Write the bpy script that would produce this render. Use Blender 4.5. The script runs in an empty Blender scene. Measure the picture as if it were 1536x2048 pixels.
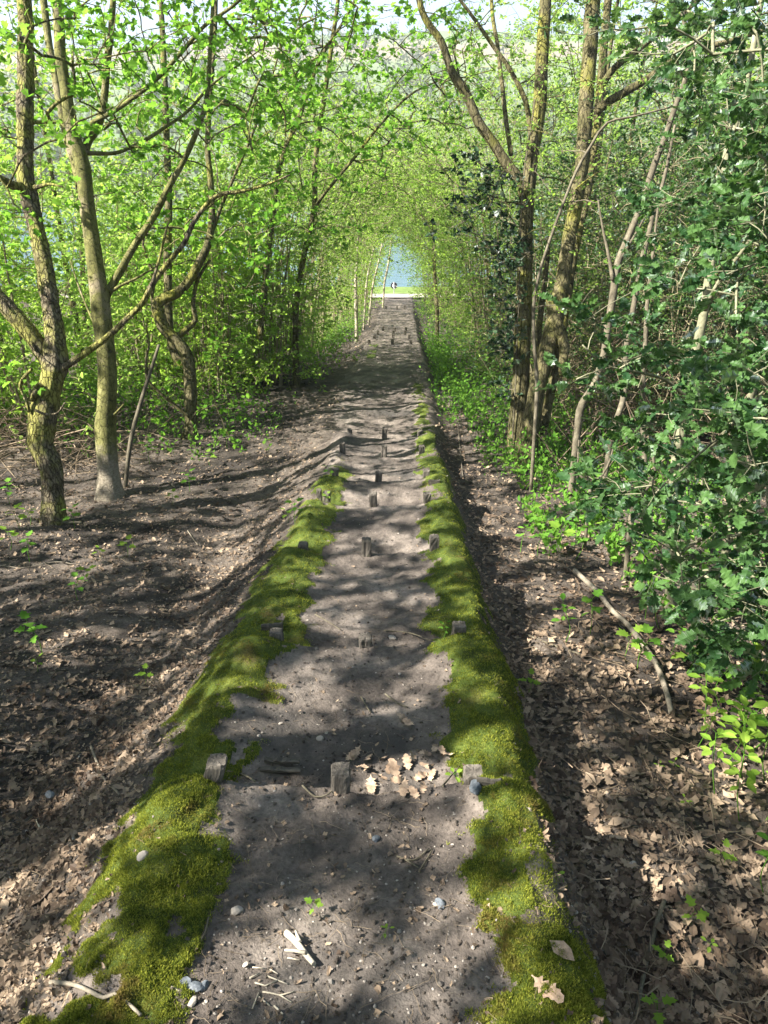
import bpy, math
import numpy as np
from mathutils import Vector

D = bpy.data
SC = bpy.context.scene
COL = SC.collection
rad = math.radians

# ------------------------------------------------------------------ camera
PITCH = rad(25.0)
CAM_Z = 1.80
FPX = 1479.0                       # focal length in pixels of the 1536x2048 photograph
cd = D.cameras.new('camera')
cam = D.objects.new('camera', cd)
COL.objects.link(cam)
cam.location = (0, 0, CAM_Z)
cam.rotation_euler = (math.pi / 2 - PITCH, 0, 0)
cd.sensor_fit = 'VERTICAL'
cd.sensor_height = 36.0
cd.lens = 36.0 * FPX / 2048.0
cd.clip_start = 0.05
cd.clip_end = 3000
SC.camera = cam

# ------------------------------------------------------------------ light
SUN_EL = rad(41.0)
SUN_DIR = np.array([-0.965, -0.26])          # where the sun stands, seen from above
SUN_DIR = SUN_DIR / np.linalg.norm(SUN_DIR)
S3 = Vector((SUN_DIR[0] * math.cos(SUN_EL), SUN_DIR[1] * math.cos(SUN_EL), math.sin(SUN_EL)))
W = D.worlds.new('World')
SC.world = W
W.use_nodes = True
wn = W.node_tree.nodes
wl = W.node_tree.links
bg = wn['Background']
sky = wn.new('ShaderNodeTexSky')
sky.sky_type = 'NISHITA'
sky.sun_disc = False
sky.sun_elevation = SUN_EL
sky.sun_rotation = math.atan2(SUN_DIR[0], SUN_DIR[1])
sky.air_density = 1.0
sky.dust_density = 1.5
wl.new(sky.outputs[0], bg.inputs[0])
bg.inputs[1].default_value = 0.05
sd = D.lights.new('sun', 'SUN')
sun = D.objects.new('sun', sd)
COL.objects.link(sun)
sd.energy = 5.0
sd.angle = rad(0.5)
sd.color = (1.0, 0.95, 0.87)
sun.rotation_euler = S3.to_track_quat('Z', 'Y').to_euler()

SC.view_settings.view_transform = 'Standard'
SC.view_settings.look = 'None'
SC.view_settings.gamma = 1.0
SC.view_settings.exposure = 2.4
cy = SC.cycles
cy.max_bounces = 7
cy.diffuse_bounces = 3
cy.glossy_bounces = 2
cy.transmission_bounces = 4
cy.transparent_max_bounces = 4
cy.use_denoising = True
cy.sample_clamp_indirect = 6.0
try:
    cy.caustics_reflective = False
    cy.caustics_refractive = False
except Exception:
    pass

# ------------------------------------------------------------------ small tools
def rng_(s):
    return np.random.default_rng(s)

CF = np.array([0, math.cos(PITCH), -math.sin(PITCH)])
CU = np.array([0, math.sin(PITCH), math.cos(PITCH)])
CR = np.array([1.0, 0, 0])
C0 = np.array([0, 0, CAM_Z])

def P(px, py, d):
    """the point of the place that lies d metres along the view axis at this pixel of the photograph"""
    return C0 + d * (CF + (px - 768) / FPX * CR - (py - 1024) / FPX * CU)

def _hash(ix, iy, iz, seed):
    h = (ix.astype(np.int64) * 374761393 + iy.astype(np.int64) * 668265263 + iz.astype(np.int64) * 2147483647 + seed * 1274126177) & 0xFFFFFFFF
    h = ((h ^ (h >> 13)) * 1274126177) & 0xFFFFFFFF
    h = ((h ^ (h >> 15)) * 2246822519) & 0xFFFFFFFF
    return ((h ^ (h >> 16)) & 0xFFFFFF) / float(0xFFFFFF)

def vnoise(x, y, z=None, seed=0):
    if z is None:
        z = np.zeros_like(x)
    ix, iy, iz = np.floor(x), np.floor(y), np.floor(z)
    fx, fy, fz = x - ix, y - iy, z - iz
    sx, sy, sz = (f * f * (3 - 2 * f) for f in (fx, fy, fz))
    ix, iy, iz = ix.astype(np.int64), iy.astype(np.int64), iz.astype(np.int64)
    def c(a, b, k):
        return _hash(ix + a, iy + b, iz + k, seed)
    def lay(k):
        a = c(0, 0, k) * (1 - sx) + c(1, 0, k) * sx
        b = c(0, 1, k) * (1 - sx) + c(1, 1, k) * sx
        return a * (1 - sy) + b * sy
    if not np.any(z):
        return lay(0) * 2 - 1
    return (lay(0) * (1 - sz) + lay(1) * sz) * 2 - 1

def fbm(x, y, scale, octv=4, seed=0):
    x = np.asarray(x, float); y = np.asarray(y, float)
    s = np.zeros_like(x); a = 1.0; t = 0
    for o in range(octv):
        s += a * vnoise(x / scale * 2 ** o + 13.7 * o, y / scale * 2 ** o - 7.3 * o, seed=seed + o)
        t += a; a *= 0.5
    return s / t

def smooth(a, b, x):
    t = np.clip((x - a) / (b - a), 0, 1)
    return t * t * (3 - 2 * t)

class MB:
    """collects vertices and faces; build() links them as ONE mesh object"""
    def __init__(self):
        self.v = []; self.f = []; self.n = 0
    def add(self, v, f, mat=0, smooth_=True):
        v = np.asarray(v, float).reshape(-1, 3)
        f = np.asarray(f, np.int64)
        self.v.append(v); self.f.append((f + self.n, mat, smooth_)); self.n += len(v)
    def build(self, name, mats, parent=None, loc=None):
        me = D.meshes.new(name)
        v = np.concatenate(self.v) if self.v else np.zeros((0, 3))
        me.vertices.add(len(v))
        me.vertices.foreach_set('co', v.astype(np.float32).ravel())
        loops = np.concatenate([f.ravel() for f, m, s in self.f])
        tot = np.concatenate([np.full(len(f), f.shape[1]) for f, m, s in self.f])
        mi = np.concatenate([np.full(len(f), m) for f, m, s in self.f])
        sm = np.concatenate([np.full(len(f), s) for f, m, s in self.f])
        start = np.concatenate([[0], np.cumsum(tot)[:-1]])
        me.loops.add(len(loops))
        me.loops.foreach_set('vertex_index', loops.astype(np.int32))
        me.polygons.add(len(tot))
        me.polygons.foreach_set('loop_start', start.astype(np.int32))
        try:
            me.polygons.foreach_set('loop_total', tot.astype(np.int32))
        except Exception:
            pass
        me.polygons.foreach_set('material_index', mi.astype(np.int32))
        me.polygons.foreach_set('use_smooth', sm.astype(bool))
        me.update(calc_edges=True)
        for m in (mats if isinstance(mats, (list, tuple)) else [mats]):
            me.materials.append(m)
        o = D.objects.new(name, me)
        COL.objects.link(o)
        if parent is not None:
            o.parent = parent
        if loc is not None:
            o.location = loc
        return o

def tag(o, label=None, cat=None, group=None, kind=None):
    if label: o['label'] = label
    if cat: o['category'] = cat
    if group: o['group'] = group
    if kind: o['kind'] = kind
    return o

def empty(name, loc=(0, 0, 0), rz=0.0):
    o = D.objects.new(name, None)
    COL.objects.link(o)
    o.location = tuple(loc); o.rotation_euler = (0, 0, rz)
    o.empty_display_size = 0.1
    return o

def dup(root, loc, rz=0.0, sc=1.0, label=None, group=None, tilt=(0, 0)):
    r = root.copy(); COL.objects.link(r)
    r.location = tuple(loc); r.rotation_euler = (tilt[0], tilt[1], rz)
    r.scale = (sc, sc, sc)
    if label: r['label'] = label
    if group: r['group'] = group
    for ch in list(root.children):
        c = ch.copy(); COL.objects.link(c); c.parent = r
        for g in list(ch.children):
            e = g.copy(); COL.objects.link(e); e.parent = c
    return r

def catmull(pts, step):
    pts = np.asarray(pts, float)
    if len(pts) < 3:
        n = max(2, int(np.linalg.norm(pts[-1] - pts[0]) / step) + 1)
        return pts[0] + (pts[-1] - pts[0]) * np.linspace(0, 1, n)[:, None]
    p = np.vstack([2 * pts[0] - pts[1], pts, 2 * pts[-1] - pts[-2]])
    out = []
    for i in range(1, len(p) - 2):
        n = max(1, int(np.linalg.norm(p[i + 1][:3] - p[i][:3]) / step))
        t = np.linspace(0, 1, n, endpoint=False)[:, None]
        out.append(0.5 * (2 * p[i] + (p[i + 1] - p[i - 1]) * t + (2 * p[i - 1] - 5 * p[i] + 4 * p[i + 1] - p[i + 2]) * t ** 2
                          + (3 * p[i] - p[i - 1] - 3 * p[i + 1] + p[i + 2]) * t ** 3))
    out.append(p[-2][None])
    return np.vstack(out)

def tube(mb, pts, r, sides=6, mat=0, rough=0.0, seed=0, cap=True, ridge=0.0):
    pts = np.asarray(pts, float); n = len(pts)
    r = np.broadcast_to(np.asarray(r, float), (n,))
    t = np.gradient(pts, axis=0)
    t /= np.linalg.norm(t, axis=1)[:, None] + 1e-9
    ref = np.array([0.83, 0.52, 0.05]) if np.mean(np.abs(t[:, 2])) > 0.5 else np.array([0.12, 0.08, 1.0])
    a = np.cross(t, ref); a /= np.linalg.norm(a, axis=1)[:, None] + 1e-9
    b = np.cross(t, a)
    th = np.linspace(0, 2 * np.pi, sides, endpoint=False)
    rr = r[:, None] * np.ones(sides)[None]
    if rough > 0 or ridge > 0:
        L = np.concatenate([[0], np.cumsum(np.linalg.norm(np.diff(pts, axis=0), axis=1))])
        X = np.cos(th)[None] * np.ones(n)[:, None]; Y = np.sin(th)[None] * np.ones(n)[:, None]; Z = L[:, None] * np.ones(sides)[None]
        if rough > 0:
            rr = rr * (1 + rough * (vnoise(X * 1.3 + 7, Y * 1.3 + 3, Z * 5 + .01, seed) + .6 * vnoise(X * 3 + 7, Y * 3, Z * 13 + .01, seed + 5)))
        if ridge > 0:
            rr = rr * (1 + ridge * (vnoise(X * 4.2 + 9, Y * 4.2 + 2, Z * 7 + .01, seed + 9) + .7 * vnoise(X * 7 + 9, Y * 7 + 2, Z * 18 + .01, seed + 11)))
    v = pts[:, None] + rr[..., None] * (np.cos(th)[None, :, None] * a[:, None] + np.sin(th)[None, :, None] * b[:, None])
    i = np.arange(n - 1)[:, None] * sides; j = np.arange(sides)[None]; j2 = (j + 1) % sides
    f = np.stack([i + j, i + j2, i + sides + j2, i + sides + j], -1).reshape(-1, 4)
    mb.add(v, f, mat)
    if cap and sides > 3:
        base = mb.n - n * sides
        for k, rev in ((n - 1, False), (0, True)):
            c = mb.n
            ring = base + k * sides + np.arange(sides)
            mb.v.append(pts[k][None]); mb.n += 1
            nx = np.roll(ring, -1)
            tri = np.stack([ring, nx, np.full(sides, c)], 1) if not rev else np.stack([nx, ring, np.full(sides, c)], 1)
            mb.f.append((tri, mat, False))

# ------------------------------------------------------------------ leaf outlines (unit length along +y, blade in xy)
def T_oval():
    v = np.array([[0, 0, 0], [.27, .38, .05], [.22, .72, .03], [0, 1, -.06], [-.22, .72, .03], [-.27, .38, .05], [0, .5, -.02]])
    f = np.array([[0, 1, 6], [1, 2, 6], [2, 3, 6], [3, 4, 6], [4, 5, 6], [5, 0, 6]])
    return v, f

def T_diamond():
    v = np.array([[0, 0, 0], [.3, .45, .05], [0, 1, -.04], [-.3, .45, .05]])
    return v, np.array([[0, 1, 2], [0, 2, 3]])

def outline_fan(half, mid, cup=0.05, curl=0.0, bend=0.0):
    """symmetric outline from half = [(x,y)...] base to tip, fan from the midrib points"""
    h = np.array(half, float); n = len(h)
    right = np.stack([h[:, 0], h[:, 1]], 1); left = np.stack([-h[:, 0], h[:, 1]], 1)
    m = np.stack([np.zeros(n), h[:, 1] * .98 + .01], 1)
    v = np.vstack([right, left, m])
    z = cup * np.abs(v[:, 0]) / .3 + curl * (v[:, 0] * 2) ** 2 + bend * (v[:, 1] - .4) ** 2
    v = np.column_stack([v, z])
    f = []
    for i in range(n - 1):
        f.append([i, i + 1, 2 * n + i + 1, 2 * n + i]); f.append([n + i + 1, n + i, 2 * n + i, 2 * n + i + 1])
    return v, np.array(f)

def T_maple():
    h = [(.01, 0), (.16, .02), (.34, .06), (.24, .2), (.30, .28), (.5, .44), (.33, .46), (.24, .52), (.2, .62), (.24, .76), (.1, .82), (.0, 1.0)]
    v, f = outline_fan(h, None, .04)
    v[:, 2] += -.12 * v[:, 1] ** 2
    return v, f

def T_holly():
    h = [(.0, 0), (.09, .08), (.21, .16), (.15, .22), (.25, .34), (.18, .41), (.27, .52), (.18, .58), (.23, .70), (.12, .76), (.13, .86), (.03, .9), (0, 1.0)]
    v, f = outline_fan(h, None, .09)
    k = (np.arange(len(v)) % 13)
    v[:, 2] += np.where(np.abs(v[:, 0]) > .2, .05, 0) * np.where(k % 4 == 0, -1, 1) - .18 * (v[:, 1] - .4) ** 2
    return v, f

def T_ivy():
    h = [(.0, .05), (.25, 0), (.45, .22), (.28, .36), (.36, .5), (.2, .66), (.1, .85), (0, 1.0)]
    return outline_fan(h, None, .05)

def T_oak(curl=.2, bend=.3, rs=0):
    r = rng_(rs)
    h = [(.015, 0), (.02, .1), (.07, .16), (.16, .22), (.10, .28), (.22, .38), (.13, .45), (.27, .58), (.15, .65), (.22, .78), (.12, .82), (.13, .93), (.0, 1.0)]
    h = [(x * r.uniform(.85, 1.25), y) for x, y in h]
    v, f = outline_fan(h, None, 0.0, curl * .6, bend * .5)
    v[:, 2] += .05 * np.sin(v[:, 1] * 9 + rs) + .06 * v[:, 0] * np.cos(v[:, 1] * 7 + rs)
    return v, f

def T_scrap(rs=0):
    """a broken dry leaf piece"""
    r = rng_(rs)
    n = 7
    a = np.sort(r.uniform(0, 2 * np.pi, n)) + np.linspace(0, .5, n)
    rr = r.uniform(.25, .55, n)
    v = np.column_stack([rr * np.cos(a) * .7, .5 + rr * np.sin(a), r.uniform(-.08, .22, n)])
    v = np.vstack([v, [[0, .5, -.03]]])
    f = np.array([[i, (i + 1) % n, n] for i in range(n)])
    return v, f

def unit(a):
    return a / (np.linalg.norm(a, axis=-1, keepdims=True) + 1e-9)

def leaves(mb, pos, axis, nrm, size, tpl, mat=0, smooth_=False):
    tv, tf = tpl
    axis = unit(np.asarray(axis, float))
    x = unit(np.cross(axis, nrm)); z = np.cross(x, axis)
    size = np.broadcast_to(np.asarray(size, float), (len(pos),))
    v = pos[:, None] + size[:, None, None] * (tv[None, :, 0:1] * x[:, None] + tv[None, :, 1:2] * axis[:, None] + tv[None, :, 2:3] * z[:, None])
    k = len(tv)
    f = (tf[None] + (np.arange(len(pos)) * k)[:, None, None]).reshape(-1, tf.shape[1])
    mb.add(v.reshape(-1, 3), f, mat, smooth_)

# ------------------------------------------------------------------ materials
def newmat(name):
    m = D.materials.new(name); m.use_nodes = True
    nt = m.node_tree
    for n in list(nt.nodes):
        nt.nodes.remove(n)
    out = nt.nodes.new('ShaderNodeOutputMaterial')
    return m, nt, out

def nd(nt, t, **kw):
    n = nt.nodes.new(t)
    for k, v in kw.items():
        if k == 'op': n.operation = v
        else: n.inputs[k].default_value = v
    return n

def ramp(nt, src, stops):
    r = nt.nodes.new('ShaderNodeValToRGB')
    e = r.color_ramp.elements
    while len(e) < len(stops):
        e.new(0.5)
    for i, (p, c) in enumerate(stops):
        e[i].position = p; e[i].color = (*c, 1) if len(c) == 3 else c
    nt.links.new(src, r.inputs[0])
    return r

def noise_node(nt, scale, detail=5, rough=.6, coord='Object', stretch=None, dist=0.0):
    tc = nt.nodes.new('ShaderNodeTexCoord')
    n = nt.nodes.new('ShaderNodeTexNoise')
    n.inputs['Scale'].default_value = scale; n.inputs['Detail'].default_value = detail
    n.inputs['Roughness'].default_value = rough; n.inputs['Distortion'].default_value = dist
    if stretch:
        mp = nt.nodes.new('ShaderNodeMapping'); mp.inputs['Scale'].default_value = stretch
        nt.links.new(tc.outputs[coord], mp.inputs[0]); nt.links.new(mp.outputs[0], n.inputs[0])
    else:
        nt.links.new(tc.outputs[coord], n.inputs[0])
    return n

def mixc(nt, fac, a, b, blend='MIX'):
    m = nt.nodes.new('ShaderNodeMix'); m.data_type = 'RGBA'; m.blend_type = blend
    if isinstance(fac, (int, float)): m.inputs[0].default_value = fac
    else: nt.links.new(fac, m.inputs[0])
    for s, i in ((a, 6), (b, 7)):
        if isinstance(s, tuple): m.inputs[i].default_value = (*s, 1)
        else: nt.links.new(s, m.inputs[i])
    return m.outputs[2]

def leaf_mat(name, c_dark, c_light, transl, tw=0.5, gloss=0.0, rough=.6, patch=None):
    """thin leaf: diffuse + translucent + a little sheen, colour varies leaf by leaf"""
    m, nt, out = newmat(name)
    g = nt.nodes.new('ShaderNodeNewGeometry')
    r = ramp(nt, g.outputs['Random Per Island'], [(0, c_dark), (.55, tuple(.5 * (a + b) for a, b in zip(c_dark, c_light))), (1, c_light)])
    rc = r.outputs[0]
    if patch:
        pn = noise_node(nt, patch[1], 5, .65); pr = ramp(nt, pn.outputs[0], [(patch[2], (0, 0, 0)), (patch[3], (1, 1, 1))])
        rc = mixc(nt, pr.outputs[0], rc, patch[0], patch[4] if len(patch) > 4 else 'MIX')
    di = nt.nodes.new('ShaderNodeBsdfDiffuse'); nt.links.new(rc, di.inputs[0])
    tr = nt.nodes.new('ShaderNodeBsdfTranslucent')
    tcol = mixc(nt, .55 if not patch else .2, rc, transl); nt.links.new(tcol, tr.inputs[0])
    m1 = nt.nodes.new('ShaderNodeMixShader'); m1.inputs[0].default_value = tw
    nt.links.new(di.outputs[0], m1.inputs[1]); nt.links.new(tr.outputs[0], m1.inputs[2])
    if gloss <= 0:
        nt.links.new(m1.outputs[0], out.inputs[0]); return m
    gl = nt.nodes.new('ShaderNodeBsdfGlossy'); gl.inputs['Roughness'].default_value = rough
    gl.inputs[0].default_value = (1, 1, 1, 1)
    lw = nt.nodes.new('ShaderNodeFresnel'); lw.inputs[0].default_value = 1.42
    mu = nd(nt, 'ShaderNodeMath', op='MULTIPLY'); nt.links.new(lw.outputs[0], mu.inputs[0]); mu.inputs[1].default_value = gloss / .04
    mu.use_clamp = True
    m2 = nt.nodes.new('ShaderNodeMixShader'); nt.links.new(mu.outputs[0], m2.inputs[0])
    nt.links.new(m1.outputs[0], m2.inputs[1]); nt.links.new(gl.outputs[0], m2.inputs[2])
    nt.links.new(m2.outputs[0], out.inputs[0])
    return m

def prin(nt, out, rough=.9, spec=.25):
    b = nt.nodes.new('ShaderNodeBsdfPrincipled')
    b.inputs['Roughness'].default_value = rough
    b.inputs['Specular IOR Level'].default_value = spec
    nt.links.new(b.outputs[0], out.inputs[0])
    return b

def bump(nt, b, hs, strength=.5, dist=.02):
    n = nt.nodes.new('ShaderNodeBump'); n.inputs['Strength'].default_value = strength; n.inputs['Distance'].default_value = dist
    nt.links.new(hs, n.inputs['Height']); nt.links.new(n.outputs[0], b.inputs['Normal'])

def rough_mat(name, stops, scale=6, fine=60, spec=.2, rough=.92, bstr=.6, bdist=.01, stretch=None, second=None, detail=6, crack=None):
    """earthy or barky: broad colour noise, fine grain, bump; second = (colour, scale, lo, hi) patches of their own"""
    m, nt, out = newmat(name)
    b = prin(nt, out, rough, spec)
    n1 = noise_node(nt, scale, detail, .65, stretch=stretch)
    r = ramp(nt, n1.outputs[0], stops)
    n2 = noise_node(nt, fine, 5, .7, stretch=stretch)
    g = ramp(nt, n2.outputs[0], [(.3, (.62, .62, .62)), (.7, (1.25, 1.25, 1.25))])
    c = mixc(nt, 1.0, r.outputs[0], g.outputs[0], 'MULTIPLY')
    if second:
        n3 = noise_node(nt, second[1], 5, .6, stretch=second[4] if len(second) > 4 else None)
        k = ramp(nt, n3.outputs[0], [(second[2], (0, 0, 0)), (second[3], (1, 1, 1))])
        c = mixc(nt, k.outputs[0], c, second[0])
    nt.links.new(c, b.inputs['Base Color'])
    ad = nd(nt, 'ShaderNodeMath', op='ADD'); nt.links.new(n1.outputs[0], ad.inputs[0]); nt.links.new(n2.outputs[0], ad.inputs[1])
    hs = ad.outputs[0]
    if crack:                                   # fissures between bark plates
        tc = nt.nodes.new('ShaderNodeTexCoord'); mp = nt.nodes.new('ShaderNodeMapping'); mp.inputs['Scale'].default_value = (1, 1, crack[1])
        wob = noise_node(nt, 14, 3, .6); av = nt.nodes.new('ShaderNodeVectorMath'); av.operation = 'MULTIPLY_ADD'
        nt.links.new(wob.outputs[1], av.inputs[0]); av.inputs[1].default_value = (.05, .05, .12); nt.links.new(tc.outputs['Object'], av.inputs[2])
        nt.links.new(av.outputs[0], mp.inputs[0])
        vo = nt.nodes.new('ShaderNodeTexVoronoi'); vo.feature = 'DISTANCE_TO_EDGE'; vo.inputs['Scale'].default_value = crack[0]
        nt.links.new(mp.outputs[0], vo.inputs['Vector'])
        cr = ramp(nt, vo.outputs['Distance'], [(0, (.28, .26, .24)), (crack[2], (1, 1, 1))])
        c = mixc(nt, 1.0, c, cr.outputs[0], 'MULTIPLY'); nt.links.new(c, b.inputs['Base Color'])
        a2 = nd(nt, 'ShaderNodeMath', op='ADD'); nt.links.new(hs, a2.inputs[0]); nt.links.new(cr.outputs[0], a2.inputs[1]); hs = a2.outputs[0]
    bump(nt, b, hs, bstr, bdist)
    return m

M = {}
M['soil'] = rough_mat('trodden_soil', [(.30, (.042, .035, .03)), (.5, (.11, .091, .076)), (.74, (.26, .22, .185))], 2.6, 55, bstr=.9, bdist=.012,
                      second=((.05, .045, .04), 1.4, .52, .66))
M['floor'] = rough_mat('forest_soil', [(.3, (.04, .033, .027)), (.55, (.098, .08, .064)), (.75, (.17, .14, .112))], 4, 48, bstr=1.0, bdist=.02,
                       second=((.03, .025, .021), .7, .48, .62))
M['moss'] = rough_mat('moss', [(.3, (.03, .04, .008)), (.55, (.07, .10, .016)), (.75, (.17, .18, .035))], 5, 130, bstr=1.0, bdist=.012,
                      second=((.11, .085, .03), 2.3, .60, .72))
M['moss_blade'] = leaf_mat('moss_blade', (.045, .075, .012), (.34, .355, .055), (.43, .46, .055), .38, .0, patch=((.17, .12, .045), 4.5, .55, .70))
M['litter'] = leaf_mat('dry_leaf', (.06, .042, .030), (.34, .255, .175), (.26, .17, .10), .12, .006, .6, patch=((.42, .38, .36), 1.6, .48, .66, 'MULTIPLY'))
M['oakleaf'] = rough_mat('dry_oak_leaf', [(.3, (.22, .145, .095)), (.7, (.42, .31, .215))], 14, 70, bstr=.3, bdist=.003)
M['pebble'] = leaf_mat('pebble', (.08, .07, .06), (.31, .275, .235), (.3, .3, .3), .0, .0)
M['slate'] = rough_mat('blue_slate', [(.3, (.06, .07, .08)), (.7, (.15, .165, .18))], 20, 90, bstr=.3, bdist=.003, spec=.4, rough=.6)
M['twig'] = leaf_mat('dry_twig', (.06, .045, .03), (.25, .195, .135), (.2, .15, .1), .0, .0)
M['wood'] = rough_mat('weathered_wood', [(.3, (.05, .044, .036)), (.55, (.115, .10, .082)), (.8, (.25, .22, .18))], 9, 60, stretch=(3, 3, .5), bstr=.8, bdist=.006,
                      second=((.07, .085, .03), 9, .62, .75))
M['plank'] = rough_mat('weathered_plank', [(.3, (.05, .044, .036)), (.55, (.10, .088, .07)), (.8, (.19, .165, .135))], 9, 60, stretch=(.5, 3, 3), bstr=.6, bdist=.004)
M['split'] = rough_mat('split_wood', [(.3, (.24, .20, .14)), (.7, (.48, .43, .34))], 12, 60, stretch=(1, 1, .3), bstr=.4, bdist=.004)
M['bark_rough'] = rough_mat('ridged_bark', [(.3, (.055, .042, .028)), (.5, (.18, .15, .095)), (.72, (.31, .265, .18))], 7, 38, stretch=(3.5, 3.5, .7), bstr=1.0, bdist=.02,
                            second=((.27, .26, .07), 3.4, .43, .56), crack=(26, .28, .16))
M['bark_green'] = rough_mat('algae_green_bark', [(.3, (.05, .052, .016)), (.55, (.145, .14, .045)), (.75, (.25, .235, .10))], 5, 45, stretch=(2, 2, 1.0), bstr=.9, bdist=.012,
                            second=((.23, .185, .13), 2.2, .56, .68), crack=(13, .8, .035))
_nt = M['bark_green'].node_tree
_tc = _nt.nodes.new('ShaderNodeTexCoord'); _sp = _nt.nodes.new('ShaderNodeSeparateXYZ'); _nt.links.new(_tc.outputs['Object'], _sp.inputs[0])
_nz = noise_node(_nt, 9, 5, .65); _ma = nd(_nt, 'ShaderNodeMath', op='MULTIPLY_ADD'); _nt.links.new(_nz.outputs[0], _ma.inputs[0]); _ma.inputs[1].default_value = .5; _nt.links.new(_sp.outputs[2], _ma.inputs[2])
_rp = ramp(_nt, _ma.outputs[0], [(.72, (1, 1, 1)), (.98, (0, 0, 0))])
_pb = [q for q in _nt.nodes if q.type == 'BSDF_PRINCIPLED'][0]; _src = _pb.inputs['Base Color'].links[0].from_socket
_ft = noise_node(_nt, 30, 5, .7, stretch=(1, 1, 2)); _fr = ramp(_nt, _ft.outputs[0], [(.3, (.12, .10, .07)), (.7, (.30, .26, .195))])
_nt.links.new(mixc(_nt, _rp.outputs[0], _src, _fr.outputs[0]), _pb.inputs['Base Color'])
M['bark_dead'] = rough_mat('dead_wood', [(.3, (.10, .085, .06)), (.55, (.21, .18, .135)), (.8, (.33, .29, .22))], 7, 50, bstr=.6, bdist=.005)
M['bark_moss'] = rough_mat('mossy_bark', [(.3, (.06, .06, .02)), (.55, (.12, .105, .05)), (.75, (.21, .18, .11))], 4, 40, stretch=(3, 3, .6), bstr=.9, bdist=.015,
                           second=((.17, .165, .03), 2.0, .52, .66), crack=(20, .18, .09))
M['bark_brown'] = rough_mat('brown_bark', [(.3, (.05, .042, .028)), (.55, (.115, .10, .068)), (.75, (.20, .178, .125))], 8, 50, stretch=(2, 2, .8), bstr=.6, bdist=.006)
M['bark_twig'] = rough_mat('tan_twig_bark', [(.3, (.12, .10, .055)), (.55, (.22, .19, .11)), (.75, (.34, .30, .20))], 5, 40, bstr=.4, bdist=.005)
M['bark_holly'] = rough_mat('grey_holly_bark', [(.3, (.10, .10, .06)), (.55, (.19, .185, .115)), (.75, (.30, .28, .20))], 6, 50, stretch=(1, 1, 1), bstr=.4, bdist=.005)
M['bark_pale'] = rough_mat('pale_bark', [(.3, (.18, .15, .10)), (.55, (.34, .30, .22)), (.8, (.50, .45, .36))], 5, 40, bstr=.4, bdist=.005)
M['leaf_maple'] = leaf_mat('spring_maple_leaf', (.065, .175, .02), (.16, .30, .04), (.27, .52, .05), .55)
M['leaf_hazel'] = leaf_mat('spring_hazel_leaf', (.13, .235, .045), (.29, .42, .095), (.46, .66, .12), .58)
M['leaf_lime'] = leaf_mat('lime_green_leaf', (.14, .26, .035), (.30, .46, .07), (.48, .70, .09), .58)
M['leaf_dark'] = leaf_mat('dark_shrub_leaf', (.026, .075, .018), (.075, .15, .032), (.11, .24, .04), .4, .006)
M['leaf_holly'] = leaf_mat('holly_leaf', (.014, .046, .015), (.07, .14, .035), (.11, .23, .03), .3, .009, .45)
M['leaf_ivy'] = leaf_mat('ivy_leaf', (.012, .032, .014), (.03, .065, .024), (.04, .1, .02), .15, .008, .5)
M['herb'] = leaf_mat('herb_leaf', (.06, .16, .022), (.16, .31, .045), (.25, .46, .05), .45)

# ------------------------------------------------------------------ terrain
ROWS = [  # Y, lip height, pixels of the left, middle and right posts, view depth
    (2.09, -.345), (3.34, -.555), (4.96, -.865), (6.365, -1.10), (7.42, -1.28), (8.77, -1.51), (9.96, -1.68),
    (19.4, -2.38), (20.9, -2.56), (22.6, -2.80), (24.4, -3.03), (33.0, -3.80)]
SM = np.array([(-30, 4.5), (-6, 1.02), (0, 0)] + ROWS[:7] + [(15, -2.03)] + ROWS[7:] + [(38, -4.18), (39.0, -4.28), (42, -4.33), (44.5, -4.55), (47, -5.6), (60, -6.5), (140, -7.5)])
st = [(-30, 4.5), (-6, 1.02), (0.6, -.09)]
for (y, z) in ROWS[:7]:
    st += [(y - .12, z + .005), (y + .045, z - .008), (y + .10, z - .165)]
st += [(15, -2.03)]
for (y, z) in ROWS[7:]:
    st += [(y - .10, z), (y + .03, z - .015), (y + .12, z - .10)]
st += [(38, -4.18), (39.0, -4.28), (42, -4.33), (44.5, -4.55), (47, -5.6), (60, -6.5), (140, -7.5)]
ST = np.array(st)

def xc(y):
    return np.interp(y, [-30, 45], [-.19 - .0225 * 30, -.19 + .0225 * 45])

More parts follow.
